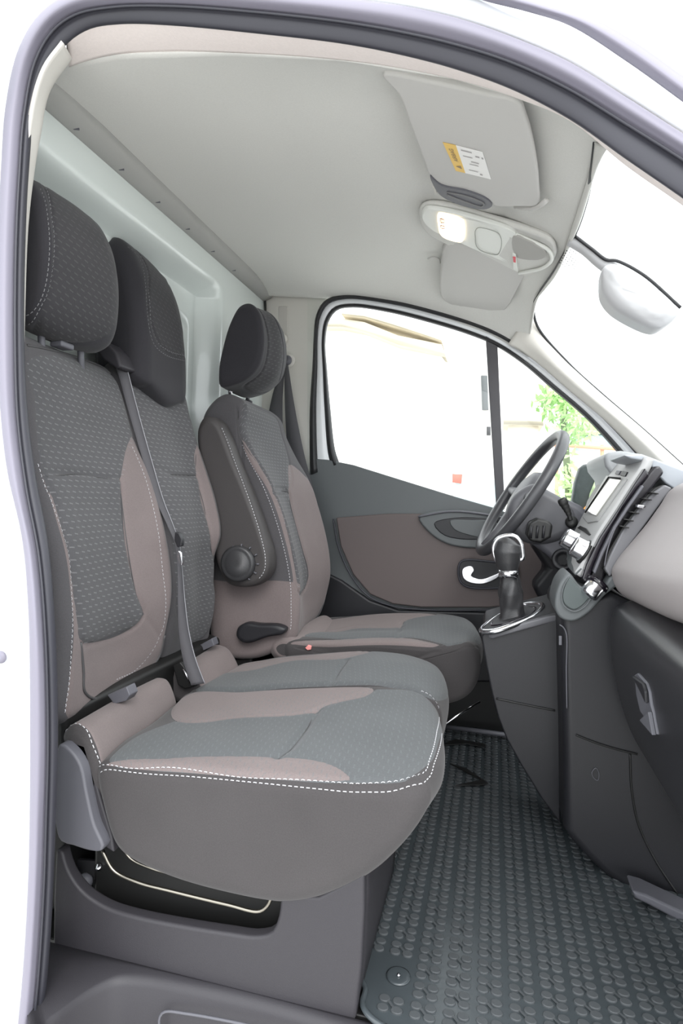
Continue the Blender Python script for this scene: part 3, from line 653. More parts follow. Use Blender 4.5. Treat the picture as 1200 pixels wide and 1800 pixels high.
o = patch('trim_2', [list(c) for c in cv], M_seald, n=N, m=18); solid(o, .004); struct(o, 'dark rubber weatherstrip around the open door aperture')
cv2 = [cv[-1], crom(ap(mids, -.022), N), crom(ap([((a[0]+b[0])/2, (a[1]+b[1])/2) for a, b in zip(mids, outer)], -.034), N), crom(ap(outer, -.03), N), crom(ap(outer, -.01), N)]
o = patch('trim_3', [list(c) for c in cv2], M_seal, n=N, m=24); solid(o, .004); struct(o, 'lavender grey flange of the door seal, nearest the camera')
bead = crom(ap([((a[0]+b[0]*1.2)/2.2, (a[1]+b[1]*1.2)/2.2) for a, b in zip(dark, mids)], -.02), N)
bd = tubes('seal_bead', [bead], .0022, M_seald, o, 6)
cv3 = [crom(ap(outer, -.005), N), crom(ap([(a*.7+c*.3, b*.7+e*.3) for (a, b), (c, e) in zip(outer, body)], -.012), N), crom(ap([(a*.3+c*.7, b*.3+e*.7) for (a, b), (c, e) in zip(outer, body)], -.012), N), crom(ap(body, .02), N)]
o = patch('wall_right', [list(c) for c in cv3], M_white, n=N, m=16); solid(o, .01); struct(o, 'white painted body side around the open door', 'body panel')
lathe('body_plug', [(0, 0), (.010, 0), (.010, .002), (.004, .004), (0, .004)], P(2, 1155, .785), (0, -1, 0), M_seal, o, 20)
# windscreen edge moulding outside
ml = [(700, -60), (840, -2), (930, 22), (1000, 45), (1100, 108), (1200, 180), (1300, 255)]; mu = [(760, -100), (900, -20), (960, 2), (1040, 30), (1110, 68), (1200, 132), (1300, 205)]
c0 = crom(pd(ml, .88), 60); c1_ = crom(pd([((a+c)/2, (b+e)/2) for (a, b), (c, e) in zip(ml, mu)], .862), 60); c2_ = crom(pd(mu, .88), 60)
o = patch('trim_4', [list(c0), list(c1_), list(c2_)], M_seal, n=60, m=12); solid(o, .006); struct(o, 'grey moulding between door pillar and windscreen')
# roof rail trim between seal and headliner
ra = [(118, 74), (155, 50), (210, 41), (300, 43), (450, 57), (600, 75), (700, 94), (800, 120), (900, 156), (1000, 208), (1100, 278), (1200, 347), (1300, 420)]
rb = [(122, 118), (150, 108), (205, 96), (300, 91), (450, 95), (600, 106), (700, 120), (800, 140), (900, 170), (1000, 212), (1100, 292), (1200, 362), (1300, 435)]
c0 = crom([P(a, b-3, .90) for a, b in ra], 120); c1_ = crom([P((a+c)/2, (b+e)/2, .935) for (a, b), (c, e) in zip(ra, rb)], 120); c2_ = crom([P(a, b, .97) for a, b in rb], 120)
o = patch('trim_5', [list(c0), list(c1_), list(c2_)], M_rail, n=120, m=12); solid(o, .006, 1); struct(o, 'pinkish cloth rail above the open door')
# near pillar trim (cream)
pa = [(42, 700), (42, 600), (43, 420), (49, 300), (58, 200), (82, 120), (114, 76)]; pb = [(41, 700), (44, 560), (50, 400), (61, 300), (71, 240), (88, 160), (126, 103)]
c0 = crom([P(a-2, b, .89) for a, b in pa], 60); c1_ = crom([P(a, b, .93) for a, b in pb], 60); c2_ = crom([P(a-6, b+4, .95) for a, b in pb], 60)
o = patch('trim_6', [list(c0), list(c1_), list(c2_)], M_trimc, n=60, m=12); solid(o, .006, 1); struct(o, 'cream upper pillar trim beside the door seal')

# ------------------------------------------------------------------ far side: pillars and driver door
zf = 2.2
o = slab('wall_left', [(455, 485), (575, 485), (575, 560), (560, 700), (550, 815), (560, 900), (560, 1180), (420, 1200), (440, 800)], 2.235, 2.25, M_trimc, None, .003); struct(o, 'cream pillar trim behind the driver seat', 'pillar')
slab('adjuster_slot', [(489, 538), (505, 538), (505, 610), (489, 610)], 2.232, 2.24, mat('cream_dark', (.5, .48, .45), .6), o, .003)
lathe('anchor_cap', [(0, 0), (.022, 0), (.02, .012), (.012, .018), (0, .02)], P(497, 596, 2.232), (0, -1, 0), M_trimc, o, 24)
tubes('gap_seal', [crom(pd([(465, 512), (466, 560), (460, 640)], 2.22), 20)], .005, M_black, o, 8)
win = [(596, 815), (588, 790), (580, 720), (574, 650), (571, 600), (577, 565), (592, 545), (620, 540), (680, 548), (760, 568), (830, 590), (870, 607), (920, 640), (970, 683), (1030, 735), (1085, 795), (1130, 850)]
def offs(c, e, a): return [(p[0]*(1-a)+q[0]*a, p[1]*(1-a)+q[1]*a) for p, q in zip(c, e)]
out = [(545, 835), (545, 812), (545, 720), (550, 640), (552, 590), (556, 555), (570, 530), (600, 519), (690, 528), (770, 547), (845, 571), (890, 592), (940, 626), (995, 668), (1055, 720), (1110, 775), (1160, 835)]
door = thing('door_1', (0, 1.42, 0), "closed driver's door on the far side, dark plastic lining with brown insert", 'door'); door['kind'] = 'structure'
def band(nm, a, b, d0, d1, d2, m_, par, n=110):
    c0 = crom(pd(a, d0), n); c1_ = crom(pd(offs(a, b, .5), d1), n); c2_ = crom(pd(b, d2), n)
    o = patch(nm, [list(c0), list(c1_), list(c2_)], m_, par, n=n, m=10); solid(o, .004, 0); return o
fr0 = offs(out, win, .28); fr1 = offs(out, win, .74)
band('outer_seal', out, fr0, 2.19, 2.175, 2.19, M_rub, door)
band('window_frame', offs(out, win, .25), offs(out, win, .8), 2.2, 2.195, 2.2, M_white, door)
band('window_seal', fr1, win, 2.195, 2.185, 2.2, M_rub, door)
o = raw('window_2', [P(*p, 2.205) for p in [(540, 500), (1180, 500), (1180, 960), (540, 960)]], [(0, 1, 2, 3)], M_glass); struct(o, "glass of the driver's door", 'window')
slab('quarter_divider', [(853, 590), (874, 602), (887, 895), (872, 900)], 2.19, 2.21, M_dark, door, .003)
lining = [(545, 806), (575, 808), (620, 817), (700, 842), (800, 873), (870, 893), (960, 930), (1080, 960), (1080, 1180), (860, 1180), (640, 1110), (570, 1075), (548, 960), (541, 860)]
o = slab('door_lining', lining, 2.185, 2.21, M_door, door, .004)
o = slab('lining_insert', [(590, 910), (680, 903), (760, 903), (855, 908), (985, 945), (985, 1020), (930, 1062), (860, 1068), (740, 1068), (690, 1062), (650, 1045), (620, 1010), (598, 960)], 2.165, 2.19, M_doorb, door, .006)
tubes('insert_piping', [crom([p+Vector((0, -.021, 0)) for p in pd([(588, 912), (597, 960), (620, 1012), (650, 1047), (692, 1064), (745, 1070), (860, 1070), (930, 1064)], 2.19)], 60)], .003, M_seald, door)
slab('lower_lining', [(560, 1000), (600, 1020), (650, 1055), (700, 1072), (860, 1076), (1000, 1070), (1000, 1200), (840, 1200), (640, 1120), (560, 1100)], 2.17, 2.19, M_plas2, door, .01)
gp = [(735, 908), (800, 897), (856, 905), (900, 915), (900, 955), (850, 964), (790, 958), (755, 938)]
slab('grip_surround', gp, 2.15, 2.18, M_door, door, .008, n=40)
slab('grip_recess', [(762, 920), (800, 910), (860, 912), (895, 920), (895, 945), (860, 948), (810, 948), (778, 940)], 2.146, 2.16, M_plas2, door, .004, n=30)
slab('grip_bar', [(790, 916), (830, 914), (870, 917), (880, 930), (860, 945), (820, 940), (797, 930)], 2.142, 2.15, M_door, door, .004, n=30)
tubes('grip_edge', [crom(pd([(735, 908), (790, 899), (845, 903), (890, 912)], 2.146), 30)], .004, M_plas3, door)
slab('handle_recess', [(806, 995), (812, 986), (870, 988), (905, 992), (905, 1026), (850, 1034), (818, 1030), (808, 1020)], 2.145, 2.17, M_plas2, door, .004, n=36)
tubes('handle_rim', [crom(pd([(806, 995), (812, 986), (870, 988), (905, 992), (905, 1026), (850, 1034), (818, 1030), (808, 1020)], 2.145), 50, True)], .004, M_seald, door, 8, True)
hp = [(813, 1000), (828, 995), (833, 1002), (828, 1012), (845, 1018), (870, 1010), (880, 1006), (876, 1014), (850, 1026), (825, 1024), (814, 1016)]
slab('door_handle', hp, 2.13, 2.145, M_chrome, door, .004, n=50)
prism('sill_box', [(-1.0, 1.40, -.1), (1.3, 1.40, -.1), (1.3, 1.40, .45), (-1.0, 1.40, .45)], Vector((0, .03, 0)), M_black, door, .002)
# sill beyond the mat
o = tubes('trim_7', [[P(770, 1276, 2.12), P(900, 1293, 2.12)]], .008, M_plas3); struct(o, "grey sill edge under the driver's door")
# far A pillar trim
wl = [(930, 548), (946, 575), (1000, 640), (1060, 695), (1130, 755), (1200, 818), (1260, 870)]
al = [(893, 605), (915, 616), (950, 642), (1000, 685), (1060, 735), (1115, 790), (1160, 840)]
c0 = crom(pd(al, 2.17), 60); c1_ = crom([P(a, b, 2.155-.045*min(1, i/4)) for i, (a, b) in enumerate(offs(al, wl, .5))], 60); c2_ = crom(pd(wl, 2.14), 60)
o = patch('trim_8', [list(c0), list(c1_), list(c2_)], M_trimc, n=60, m=14); solid(o, .006, 0); struct(o, 'cream windscreen pillar trim on the far side')
ws = [(1046, 250), (1040, 300), (1032, 345), (1015, 400), (995, 440), (975, 475), (945, 520), (937, 545), (945, 575), (1000, 640), (1060, 695), (1130, 755), (1200, 818), (1260, 870)]
wd_ = [1.17, 1.24, 1.36, 1.49, 1.63, 1.76, 1.96, 2.1, 2.13, 2.14, 2.14, 2.14, 2.14, 2.14]
wpts = [P(a, b, d) for (a, b), d in zip(ws, wd_)]
o = tubes('trim_9', [crom(wpts, 120)], .0045, M_rub, None, 8); struct(o, 'black rubber edge of the windscreen')
# header return between ceiling front edge and the screen seal
ce = [Vector(tuple(p)) for p in G[::6, -1]][:-1]
pr = [p for p in wpts[:8]]
c0 = crom(ce, 60); c1_ = crom(pr, 60)
o = grid('trim_10', [[c0[i]*(1-t)+c1_[i]*t+np.array([0, 0, -.012*math.sin(math.pi*t)]) for i in range(60)] for t in np.linspace(0, 1, 10)], M_roof); solid(o, .004, 0); struct(o, 'headliner return above the windscreen')
# windscreen glass
gl = [[Vector((.165, y, 1.475)), Vector((1.05, y, .93))] for y in np.linspace(.1, 1.36, 2)]
o = raw('window_1', [gl[0][0]+Vector((.02, 0, .02)), gl[0][1], gl[1][1], gl[1][0]+Vector((.02, 0, .02))], [(0, 1, 2, 3)], M_glass); struct(o, 'windscreen glass, blown out by the daylight', 'windscreen')
# dotted shade band at the mirror foot
V = []; Fc = []
for i in range(9):
    for j in range(12):
        c = P(984+i*4.4+j*2.4, 462+i*3.0-j*4.2+ (0), 1.60); b = len(V); r = .0017-.0001*i
        V += [c+Vector((math.cos(k*math.pi/3)*r, 0, math.sin(k*math.pi/3)*r)) for k in range(6)]; Fc.append(tuple(range(b, b+6)))
o = raw('frit_dots', V, Fc, M_black, o)

# ------------------------------------------------------------------ step and sill
se = [(60, 1840), (78, 1796), (105, 1775), (150, 1742), (185, 1722), (212, 1712), (262, 1713), (330, 1725), (420, 1744), (520, 1770), (622, 1802), (760, 1845)]
top = [P(a, b, .905) for a, b in [(20, 1640), (60, 1652), (92, 1663), (130, 1676), (180, 1692), (215, 1703), (262, 1718), (330, 1735), (420, 1752), (520, 1775), (622, 1799), (760, 1838)]]
edge = [PZ(a, b, .0) for a, b in se]
for i in range(len(edge)): edge[i].y = min(edge[i].y, top[i].y-.001); 
top = [Vector((t.x, t.y, .0)) for t in top]
c0 = crom(top, 80); c1_ = crom(edge, 80); dn = c1_+np.array([0, -.02, -.02]); dn2 = c1_+np.array([0, -.025, -.30])
o = grid('trim_11', [c0, c0*.5+c1_*.5, c1_, c1_+np.array([0, -.008, -.003]), c1_+np.array([0, -.014, -.012]), dn2], M_plas); solid(o, .004, 0); struct(o, 'grey plastic door step moulding', 'step')
tubes('step_panel_edge', [crom(pd([(283, 1830), (280, 1790), (288, 1779), (330, 1782), (480, 1812), (560, 1835)], .865), 40)], .0022, M_plas3, o, 8)

# ------------------------------------------------------------------ rubber mat
mo = [(652, 1480), (646, 1560), (638, 1640), (634, 1722), (641, 1738), (636, 1768), (655, 1795), (720, 1830), (900, 1880), (1300, 1960), (1330, 1800), (1330, 1640), (1200, 1560), (1000, 1400), (900, 1288), (775, 1270), (700, 1340)]
mq = [PZ(a, b, .006) for a, b in mo]
fm = thing('floor_mat', (0, .6, 0), 'black rubber floor mat with raised clover dot pattern', 'floor mat')
base = prism('mat_base', mq, Vector((0, 0, -.005)), M_mat, fm, .002)
V = []; Fc = []
poly = [(v.x, v.y) for v in mq]
def inside(x, y):
    c = False; n_ = len(poly)
    for i in range(n_):
        a, b = poly[i], poly[(i+1) % n_]
        if (a[1] > y) != (b[1] > y) and x < (b[0]-a[0])*(y-a[1])/(b[1]-a[1])+a[0]: c = not c
    return c
CX, CY = .0515, .041
x0 = PZ(839.5, 1554, 0).x
pc = PZ(700, 1717, .006)
for i in range(-8, 16):
    for j in range(0, 40):
        cx, cy = x0+CX*(i+.5), .10+CY*j
        if not inside(cx-.02, cy) or not inside(cx+.02, cy) or not inside(cx, cy-.018): continue
        if math.hypot(cx-pc.x, cy-pc.y) < .035 or (i <= -5 and cy < pc.y): continue
        for sx in (-1, 1):
            for sy in (-1, 1):
                ox, oy = cx+sx*.0112, cy+sy*.0092; b = len(V); n_ = 16
                for r, h in ((1, 0), (.96, .0020), (.85, .0028)):
                    for k in range(n_):
                        a = 2*math.pi*k/n_; V.append((ox+.0098*r*math.cos(a), oy+.0078*r*math.sin(a), .006+h))
                for q in range(2):
                    for k in range(n_): Fc.append((b+q*n_+k, b+q*n_+(k+1) % n_, b+(q+1)*n_+(k+1) % n_, b+(q+1)*n_+k))
                Fc.append(tuple(b+2*n_+k for k in range(n_)))
        b = len(V); w_ = .003
        for px_, py_ in ((-.010, .0075), (-.006, .0095), (.010, -.0075), (.006, -.0095)): V.append((cx+px_, cy+py_, .0085))
        Fc.append((b, b+3, b+2, b+1)[::-1])
o = raw('raised_dots', V, Fc, M_dots, fm, False); o['kind'] = 'stuff'; fixn(o)
tubes('mat_lip', [crom([PZ(a, b, .010) for a, b in [(634, 1722), (642, 1738), (637, 1766), (657, 1793), (720, 1826), (800, 1850)]], 40)], .005, M_mat, fm, 8)
lathe('mat_eyelet', [(0, 0), (.020, 0), (.021, .002), (.017, .0035), (.005, .002), (0, .002)], (pc.x, pc.y, .006), (0, 0, 1), M_mat, fm, 32)
lathe('stud', [(0, 0), (.004, 0), (.003, .003), (0, .004)], (pc.x, pc.y, .008), (0, 0, 1), M_chrome, fm, 12)
# loose black strips lying on the mat under the driver seat
for pts, lb in (([(770, 1312), (820, 1308), (855, 1316), (850, 1308), (800, 1300)], 'short flat black strip lying on the mat, closest to the sill'), ([(790, 1343), (820, 1352), (858, 1378), (848, 1381), (800, 1382), (845, 1372)], 'folded black strap on the mat, in front of the seats')):
    o = prism('rubber_strap', [PZ(a, b, .012) for a, b in pts], Vector((0, 0, .003)), M_black, None, .001); tag(o, lb, 'strap', 'black straps on the mat')
# ------------------------------------------------------------------ headliner fittings
def cprism(name, px, off, th, mat_, parent=None, bev=.004, n=None):
    q = [onceil(a, b, off) for a, b in px]
    return prism(name, q, Vector((0, 0, th)), mat_, parent, bev, n)
def onplane(px, py, off=0):                            # the board of the folded visor: one level slope under the headliner
    z = 1.55
    for _ in range(60): v = PZ(px, py, z); z = z*.6+.4*(1.566-.26*(v.x+.2)+.05*min(0, v.y-.3)-off)
    return PZ(px, py, z)
vis = thing('sun_visor', onceil(820, 250, 0), 'large near sun visor with yellow and white warning sticker, folded up against the headliner', 'sun visor', 'sun visors')
vo = [(672, 132), (700, 168), (722, 225), (744, 283), (754, 308), (775, 325), (812, 334), (850, 348), (866, 362), (915, 364), (944, 362), (947, 330), (940, 270), (926, 215), (908, 180), (850, 166), (760, 146)]
prism('visor_panel', [onplane(a, b) for a, b in vo], Vector((0, 0, .018)), M_vis, vis, .006, 90)
prism('visor_clip', [onplane(a, b, .004) for a, b in [(756, 310), (775, 326), (820, 336), (855, 350), (865, 362), (850, 369), (810, 362), (776, 346), (762, 328)]], Vector((0, 0, .012)), M_plas3, vis, .003, 50)
tubes('clip_rib', [crom([onplane(a, b, .005) for a, b in [(785, 338), (820, 345), (850, 358), (845, 363), (810, 352), (785, 342)]], 40)], .0018, mat('clip_grey', (.18, .18, .18), .6), vis, 6)
tubes('visor_hinge', [[onceil(a, b, .03) for a, b in [(905, 362), (935, 366), (950, 360), (960, 352)]]], .006, M_vis, vis)
cprism('hinge_cap', [(760, 330), (765, 329), (768, 340), (763, 341)], .038, .01, M_trimc, vis, .001)
st = [onplane(a, b, .001) for a, b in [(778, 250), (801, 255), (818, 304), (801, 300)]]
M_yel = mat('sticker_yellow', (.80, .52, .12), .5); M_wht = mat('sticker_white', (.85, .84, .82), .5); M_ink = mat('sticker_ink', (.28, .2, .12), .6)
ys_ = raw('sticker_band', st, [(0, 1, 2, 3)], M_yel, vis, False); solid(ys_, .0006)
sw = [onplane(a, b, .001) for a, b in [(801, 255), (848, 267), (863, 315), (818, 304)]]
wh = raw('warning_sticker', sw, [(0, 1, 2, 3)], M_wht, vis, False); solid(wh, .0006)
def onq(q, u, v, lift=.0012): a = q[0].lerp(q[1], u); b = q[3].lerp(q[2], u); p_ = a.lerp(b, v); return Vector((p_.x, p_.y, p_.z-lift))
def text_on(q, s, u, v, size, ru, rv, mat_, parent, name):
    """lettering laid on the quad q; ru, rv = reading and upward directions"""
    fc = bpy.data.curves.new(name, 'FONT'); fc.body = s; fc.size = 1; fc.align_x = 'CENTER'; fc.align_y = 'CENTER'; t = bpy.data.objects.new(name, fc); C.objects.link(t)
    bpy.context.view_layer.update(); me = bpy.data.meshes.new_from_object(t); bpy.data.objects.remove(t)
    o0 = onq(q, u, v); R_ = Vector(ru)*size; U_ = Vector(rv)*size
    V = [o0+R_*w_.co.x+U_*w_.co.y for w_ in me.vertices]; Fc = [tuple(p.vertices) for p in me.polygons]
    return raw(name, V, Fc, mat_, parent, False)
rd = (st[0]-st[3]).normalized(); ud = (st[0]-st[1]).normalized()
text_on(st, 'AIRBAG', .5, .38, .0135, rd, ud, M_ink, ys_, 'lettering')
tri = [onq(st, .5, .80)+rd*a+ud*b for a, b in ((-.006, -.006), (-.006+.012, -.006), (0, .006))]
raw('warning_triangle', tri, [(0, 1, 2)], M_ink, ys_, False)
Vb = []; Fb = []
for u0, v0, u1, v1 in ((.15, .1, .55, .14), (.15, .3, .5, .33), (.65, .2, .8, .25), (.88, .2, .95, .26), (.4, .45, .7, .49), (.3, .56, .65, .59), (.2, .8, .55, .83), (.6, .86, .7, .92)):
    b = len(Vb); Vb += [onq(sw, u0, v0), onq(sw, u1, v0), onq(sw, u1, v1), onq(sw, u0, v1)]; Fb.append((b, b+1, b+2, b+3))
raw('small_print', Vb, Fb, mat('print_grey', (.4, .38, .38), .6), wh, False)
vis2 = thing('sun_visor', onceil(840, 500, 0), 'plain sun visor on the far side beyond the overhead light console, without sticker', 'sun visor', 'sun visors')
def onplane2(px, py):
    z = 1.55
    for _ in range(60): v = PZ(px, py, z); z = z*.6+.4*(1.586-.26*(v.x+.2)-.22*max(0, v.y-1.08))
    return PZ(px, py, z)
prism('visor_panel', [onplane2(a, b) for a, b in [(780, 436), (792, 426), (850, 440), (915, 462), (925, 478), (915, 498), (882, 552), (868, 558), (848, 555), (792, 536), (777, 525), (773, 503), (775, 465)]], Vector((0, 0, .018)), M_vis, vis2, .006, 80)
tubes('visor_clip', [crom([onceil(a, b, .012) for a, b in [(752, 455), (760, 452), (770, 455), (773, 462)]], 20)], .003, M_vis, vis2, 8)
ohc = thing('overhead_console', onceil(850, 420, 0), 'pale overhead console with lit reading lamp between the two sun visors', 'ceiling light')
cprism('console_surround', [(738, 392), (738, 372), (748, 364), (775, 364), (850, 384), (930, 408), (968, 425), (978, 442), (972, 462), (950, 478), (915, 484), (860, 462), (800, 438), (755, 415)], .022, .02, M_roof, ohc, .012, 90)
cprism('console_bar', [(742, 388), (743, 374), (752, 369), (780, 372), (850, 390), (905, 411), (899, 463), (850, 446), (795, 422), (760, 406)], .034, .014, M_ohc, ohc, .004, 80)
M_lamp = mat('lit_lens', (.9, .8, .6), .4, emit=((1.0, .78, .5), .75))
lens = cprism('lamp_lens', [(769, 380), (772, 377), (812, 388), (815, 393), (814, 424), (808, 427), (784, 421), (774, 414), (770, 400)], .040, .008, M_lamp, ohc, .003, 50)
Vb = []
for c in [[(773, 384), (780, 386), (780, 392), (774, 391)], [(774, 396), (781, 398), (781, 402), (775, 401)], [(776, 383), (776, 393)]]: Vb.append([onceil(a, b, .046) for a, b in c+([c[0]] if len(c) > 2 else [])])
tubes('lamp_symbol', Vb, .0009, mat('symbol_brown', (.2, .06, .03), .6), lens, 6)
tubes('cover_outline', [crom([onceil(a, b, .041) for a, b in [(836, 404), (842, 400), (872, 408), (880, 418), (879, 440), (872, 448), (848, 442), (838, 434), (835, 418)]], 60, True)], .0012, mat('outline_grey', (.35, .36, .33), .6), ohc, 6, True)
cprism('grip_pocket', [(904, 416), (925, 424), (955, 440), (960, 450), (945, 458), (912, 455), (903, 450)], .038, .010, mat('pocket_grey', (.40, .39, .37), .7), ohc, .004, 40)
cprism('pocket_lip', [(900, 447), (906, 450), (910, 478), (902, 474)], .044, .02, M_ohc, ohc, .002)
cprism('red_mark', [(901, 452), (906, 453), (906, 462), (902, 461)], .046, .003, mat('red_mark', (.7, .05, .08), .5), ohc, .0005)
tubes('grip_ridge', [crom([onceil(a, b, .03) for a, b in [(905, 411), (935, 424), (962, 438), (970, 452), (955, 470), (912, 480)]], 40)], .005, M_ohc, ohc, 8)
# rear view mirror
mir = thing('rear_view_mirror', P(1120, 510, 1.5), 'pale grey rear view mirror housing on a short arm at the top of the windscreen', 'mirror')
M_mir = mat('mirror_housing', (.45, .45, .46), .45)
tubes('mirror_arm', [crom(pd([(1003, 420), (1030, 436), (1055, 458), (1085, 480)], 1.56), 24)], .017, M_mir, mir, 14)
tubes('arm_cable', [crom(pd([(1010, 415), (1040, 438), (1066, 457), (1082, 458), (1130, 483), (1196, 541)], 1.54), 40)], .004, M_rub, mir, 8)
mq_ = [W2(p, 1.48) for p in [(1062, 466), (1080, 460), (1120, 478), (1165, 510), (1196, 545), (1190, 556), (1166, 573), (1150, 573), (1110, 556), (1078, 535), (1062, 512), (1059, 486)]]
s = Surf([(1.47, mq_), (1.52, scale_ring(mq_, 1.0)), (1.57, scale_ring(mq_, .96))], .03, .02, .006)
s.seam([(1068, 480), (1095, 510), (1130, 545), (1160, 566)], .002, .003)
s.build('mirror_housing', M_mir, mir)

# ------------------------------------------------------------------ dashboard
dash = thing('dashboard', (.5, .7, 0), 'dashboard with centre stack, air vents, pale lit upper pad and dark glove box', 'dashboard')
near_c = crom(pd([(1140, 806), (1134, 822), (1115, 850), (1085, 897), (1055, 944), (1030, 992), (1016, 1012)], 1.42), 60)
far_c = crom(pd([(1108, 806), (1092, 818), (1073, 843), (1047, 880), (1030, 908), (1010, 950), (1002, 985)], 1.72), 60)
FG = np.array([near_c*(1-t)+far_c*t for t in np.linspace(0, 1, 40)])
o = grid('centre_stack', FG, mat('stack_grey', (.40, .40, .40), .45), dash); solid(o, .02, 0)
fdir = Vector(tuple(np.cross(FG[-1, 30]-FG[0, 30], FG[0, 40]-FG[0, 20]))).normalized()
if fdir.x > 0: fdir = -fdir
FP = project(FG)
def onface(px, py, lift=.012):
    dd_ = np.sum((FP-np.array([px, py]))**2, 2); i, j = np.unravel_index(np.argmin(dd_), dd_.shape)
    v = Vector(tuple(FG[i, j])); d = v.y+.8; return P(px, py, d)+fdir*lift
def fprism(name, px, lift, th, mat_, bev=.0015, n=None, par=dash): return prism(name, [onface(a, b, lift) for a, b in px], -fdir*th, mat_, par, bev, n)
fprism('screen_bezel', [(1073, 840), (1110, 846), (1058, 921), (1040, 924), (1030, 912)], .013, .004, M_ohc if 0 else mat('bezel', (.3, .3, .3), .4), .002)
fprism('screen', [(1080, 846), (1102, 849), (1057, 912), (1040, 906)], .0155, .003, mat('screen', (.30, .30, .27), .12, coat=1), .001)  # pale grey base stands in for the sky reflected in the screen
tubes('screen_edge', [[onface(a, b, .0165) for a, b in [(1101, 847), (1080, 844), (1038, 907)]]], .0022, M_black, dash, 6)
fprism('button', [(1101, 832), (1111, 834), (1107, 842), (1098, 840)], .013, .004, M_plas2, .001)
fprism('button', [(1092, 831), (1099, 832), (1095, 839), (1088, 837)], .013, .004, M_plas3, .001)
fprism('disc_slot', [(1021, 932), (1027, 928), (1038, 933), (1046, 944), (1043, 946), (1033, 939)], .0125, .006, M_black, .001)
for (a, b), r, hh in (((1012, 957), .026, .035), ((1029, 972), .024, .03)):
    kn = lathe('control_knob', [(0, 0), (r*1.08, 0), (r*1.08, .006), (r, .008), (r*.97, hh-.004), (r*.85, hh), (0, hh)], onface(a+6, b+2, .01), fdir, M_chrome, dash, 40)
    lathe('knob_base', [(0, 0), (r*1.25, 0), (r*1.2, .006), (0, .007)], onface(a+6, b+2, .008), fdir, M_black, dash, 30)
fprism('lower_bezel', [(1002, 975), (1004, 950), (1012, 990), (1028, 1002), (1016, 1014), (1004, 1000)], .011, .006, M_door, .002)
# gloss side strips of the stack and the vents beside it
def strip(nm, pts, d0, d1, m_, bev=.003, par=dash): return slab(nm, pts, d0, d1, m_, par, bev)
strip('gloss_strip', [(1134, 822), (1141, 834), (1118, 862), (1094, 894), (1066, 942), (1043, 992), (1034, 1032), (1022, 1018), (1030, 992), (1054, 944), (1085, 897), (1115, 850)], 1.395, 1.43, M_gloss, .004)
strip('stack_side', [(1160, 818), (1168, 830), (1130, 880), (1098, 930), (1070, 985), (1058, 1030), (1050, 1045), (1030, 1035), (1043, 990), (1066, 940), (1094, 892), (1118, 860), (1140, 832), (1150, 820)], 1.41, 1.45, mat('stack_side', (.02, .018, .022), .3, coat=.2), .006)
strip('grey_strip', [(1128, 852), (1132, 856), (1108, 890), (1082, 930), (1060, 975), (1046, 1010), (1042, 1005), (1056, 970), (1078, 926), (1104, 886)], 1.385, 1.42, M_plas3, .002)
strip('vent_panel', [(1168, 852), (1182, 858), (1165, 880), (1130, 928), (1100, 968), (1082, 1000), (1072, 1015), (1062, 1000), (1072, 975), (1092, 936), (1125, 890), (1150, 864)], 1.375, 1.42, mat('vent_grey', (.14, .14, .15), .4), .004)
for a, b in [(1152, 866), (1140, 877), (1129, 889), (1118, 901), (1108, 914), (1100, 926)]:
    slab('vent_fin', [(a-8, b-2), (a+6, b+1), (a+5, b+3), (a-9, b)], 1.36, 1.40, M_black, dash, .0008)
slab('vent_tab', [(1121, 887), (1133, 889), (1130, 894), (1120, 892)], 1.35, 1.38, M_chrome, dash, .001)
tubes('vent_rim', [crom(pd([(1081, 928), (1073, 948), (1066, 972), (1062, 995)], 1.37), 20)], .0013, M_plas3, dash, 8)
slab('vent_gap', [(1150, 858), (1166, 852), (1170, 857), (1158, 862), (1135, 885), (1100, 935), (1075, 985), (1068, 1012), (1060, 1000), (1070, 968), (1095, 925), (1130, 878)], 1.38, 1.40, M_black, dash, .002)
slab('dash_core', [(1075, 1010), (1095, 960), (1135, 905), (1175, 868), (1260, 868), (1260, 1060), (1090, 1045)], 1.40, 1.95, M_plas2, dash, .003)
# upper pad
p1_ = [W2(p, 1.37) for p in [(1088, 1042), (1077, 1025), (1073, 1003), (1084, 982), (1106, 955), (1132, 924), (1158, 888), (1176, 862), (1210, 846), (1290, 840), (1330, 900), (1300, 1000), (1180, 1070), (1120, 1060)]]
p0_ = [(x+.0, z+.035) for x, z in p1_]
s = Surf([(.86, p0_), (1.10, [(x, z+.014) for x, z in p1_]), (1.38, p1_)], .02, .022, .008); s.build('upper_pad', M_pad, dash)
box('dash_top', (.40, .12, .80), (1.02, 1.38, .895), mat('dash_top', (.30, .31, .33), .6), dash, .02)
strip('upper_trim', [(1108, 806), (1095, 800), (1128, 798), (1200, 825), (1260, 850), (1200, 870), (1170, 850), (1150, 830), (1140, 812)], 1.43, 1.60, mat('trim_silver', (.33, .35, .38), .4), .01)
# glove box and lower dash
g1 = [W2(p, 1.36) for p in [(1078, 1062), (1070, 1080), (1069, 1140), (1082, 1215), (1102, 1275), (1128, 1322), (1170, 1385), (1260, 1500), (1400, 1500), (1400, 1100), (1200, 1045), (1110, 1050)]]
s = Surf([(.80, g1), (1.36, g1)], .02, .035, .008); s.seam([(1073, 1068), (1130, 1110), (1200, 1160)], .0)
gb = s.build('glove_box', M_glove, dash)
hq = [(1119, 1186), (1124, 1184), (1141, 1200), (1147, 1215), (1146, 1240), (1150, 1250), (1158, 1292), (1140, 1268), (1128, 1250), (1121, 1220)]
def on_gb(px, py, off=0):
    FPg = s.px; dd_ = np.sum((FPg-np.array([px, py]))**2, 2)+np.where(s.fac, 0, 1e9); i, j = np.unravel_index(np.argmin(dd_), dd_.shape); v = Vector(tuple(s.G[i, j])); return v+Vector(tuple(s.N[i, j]))*off
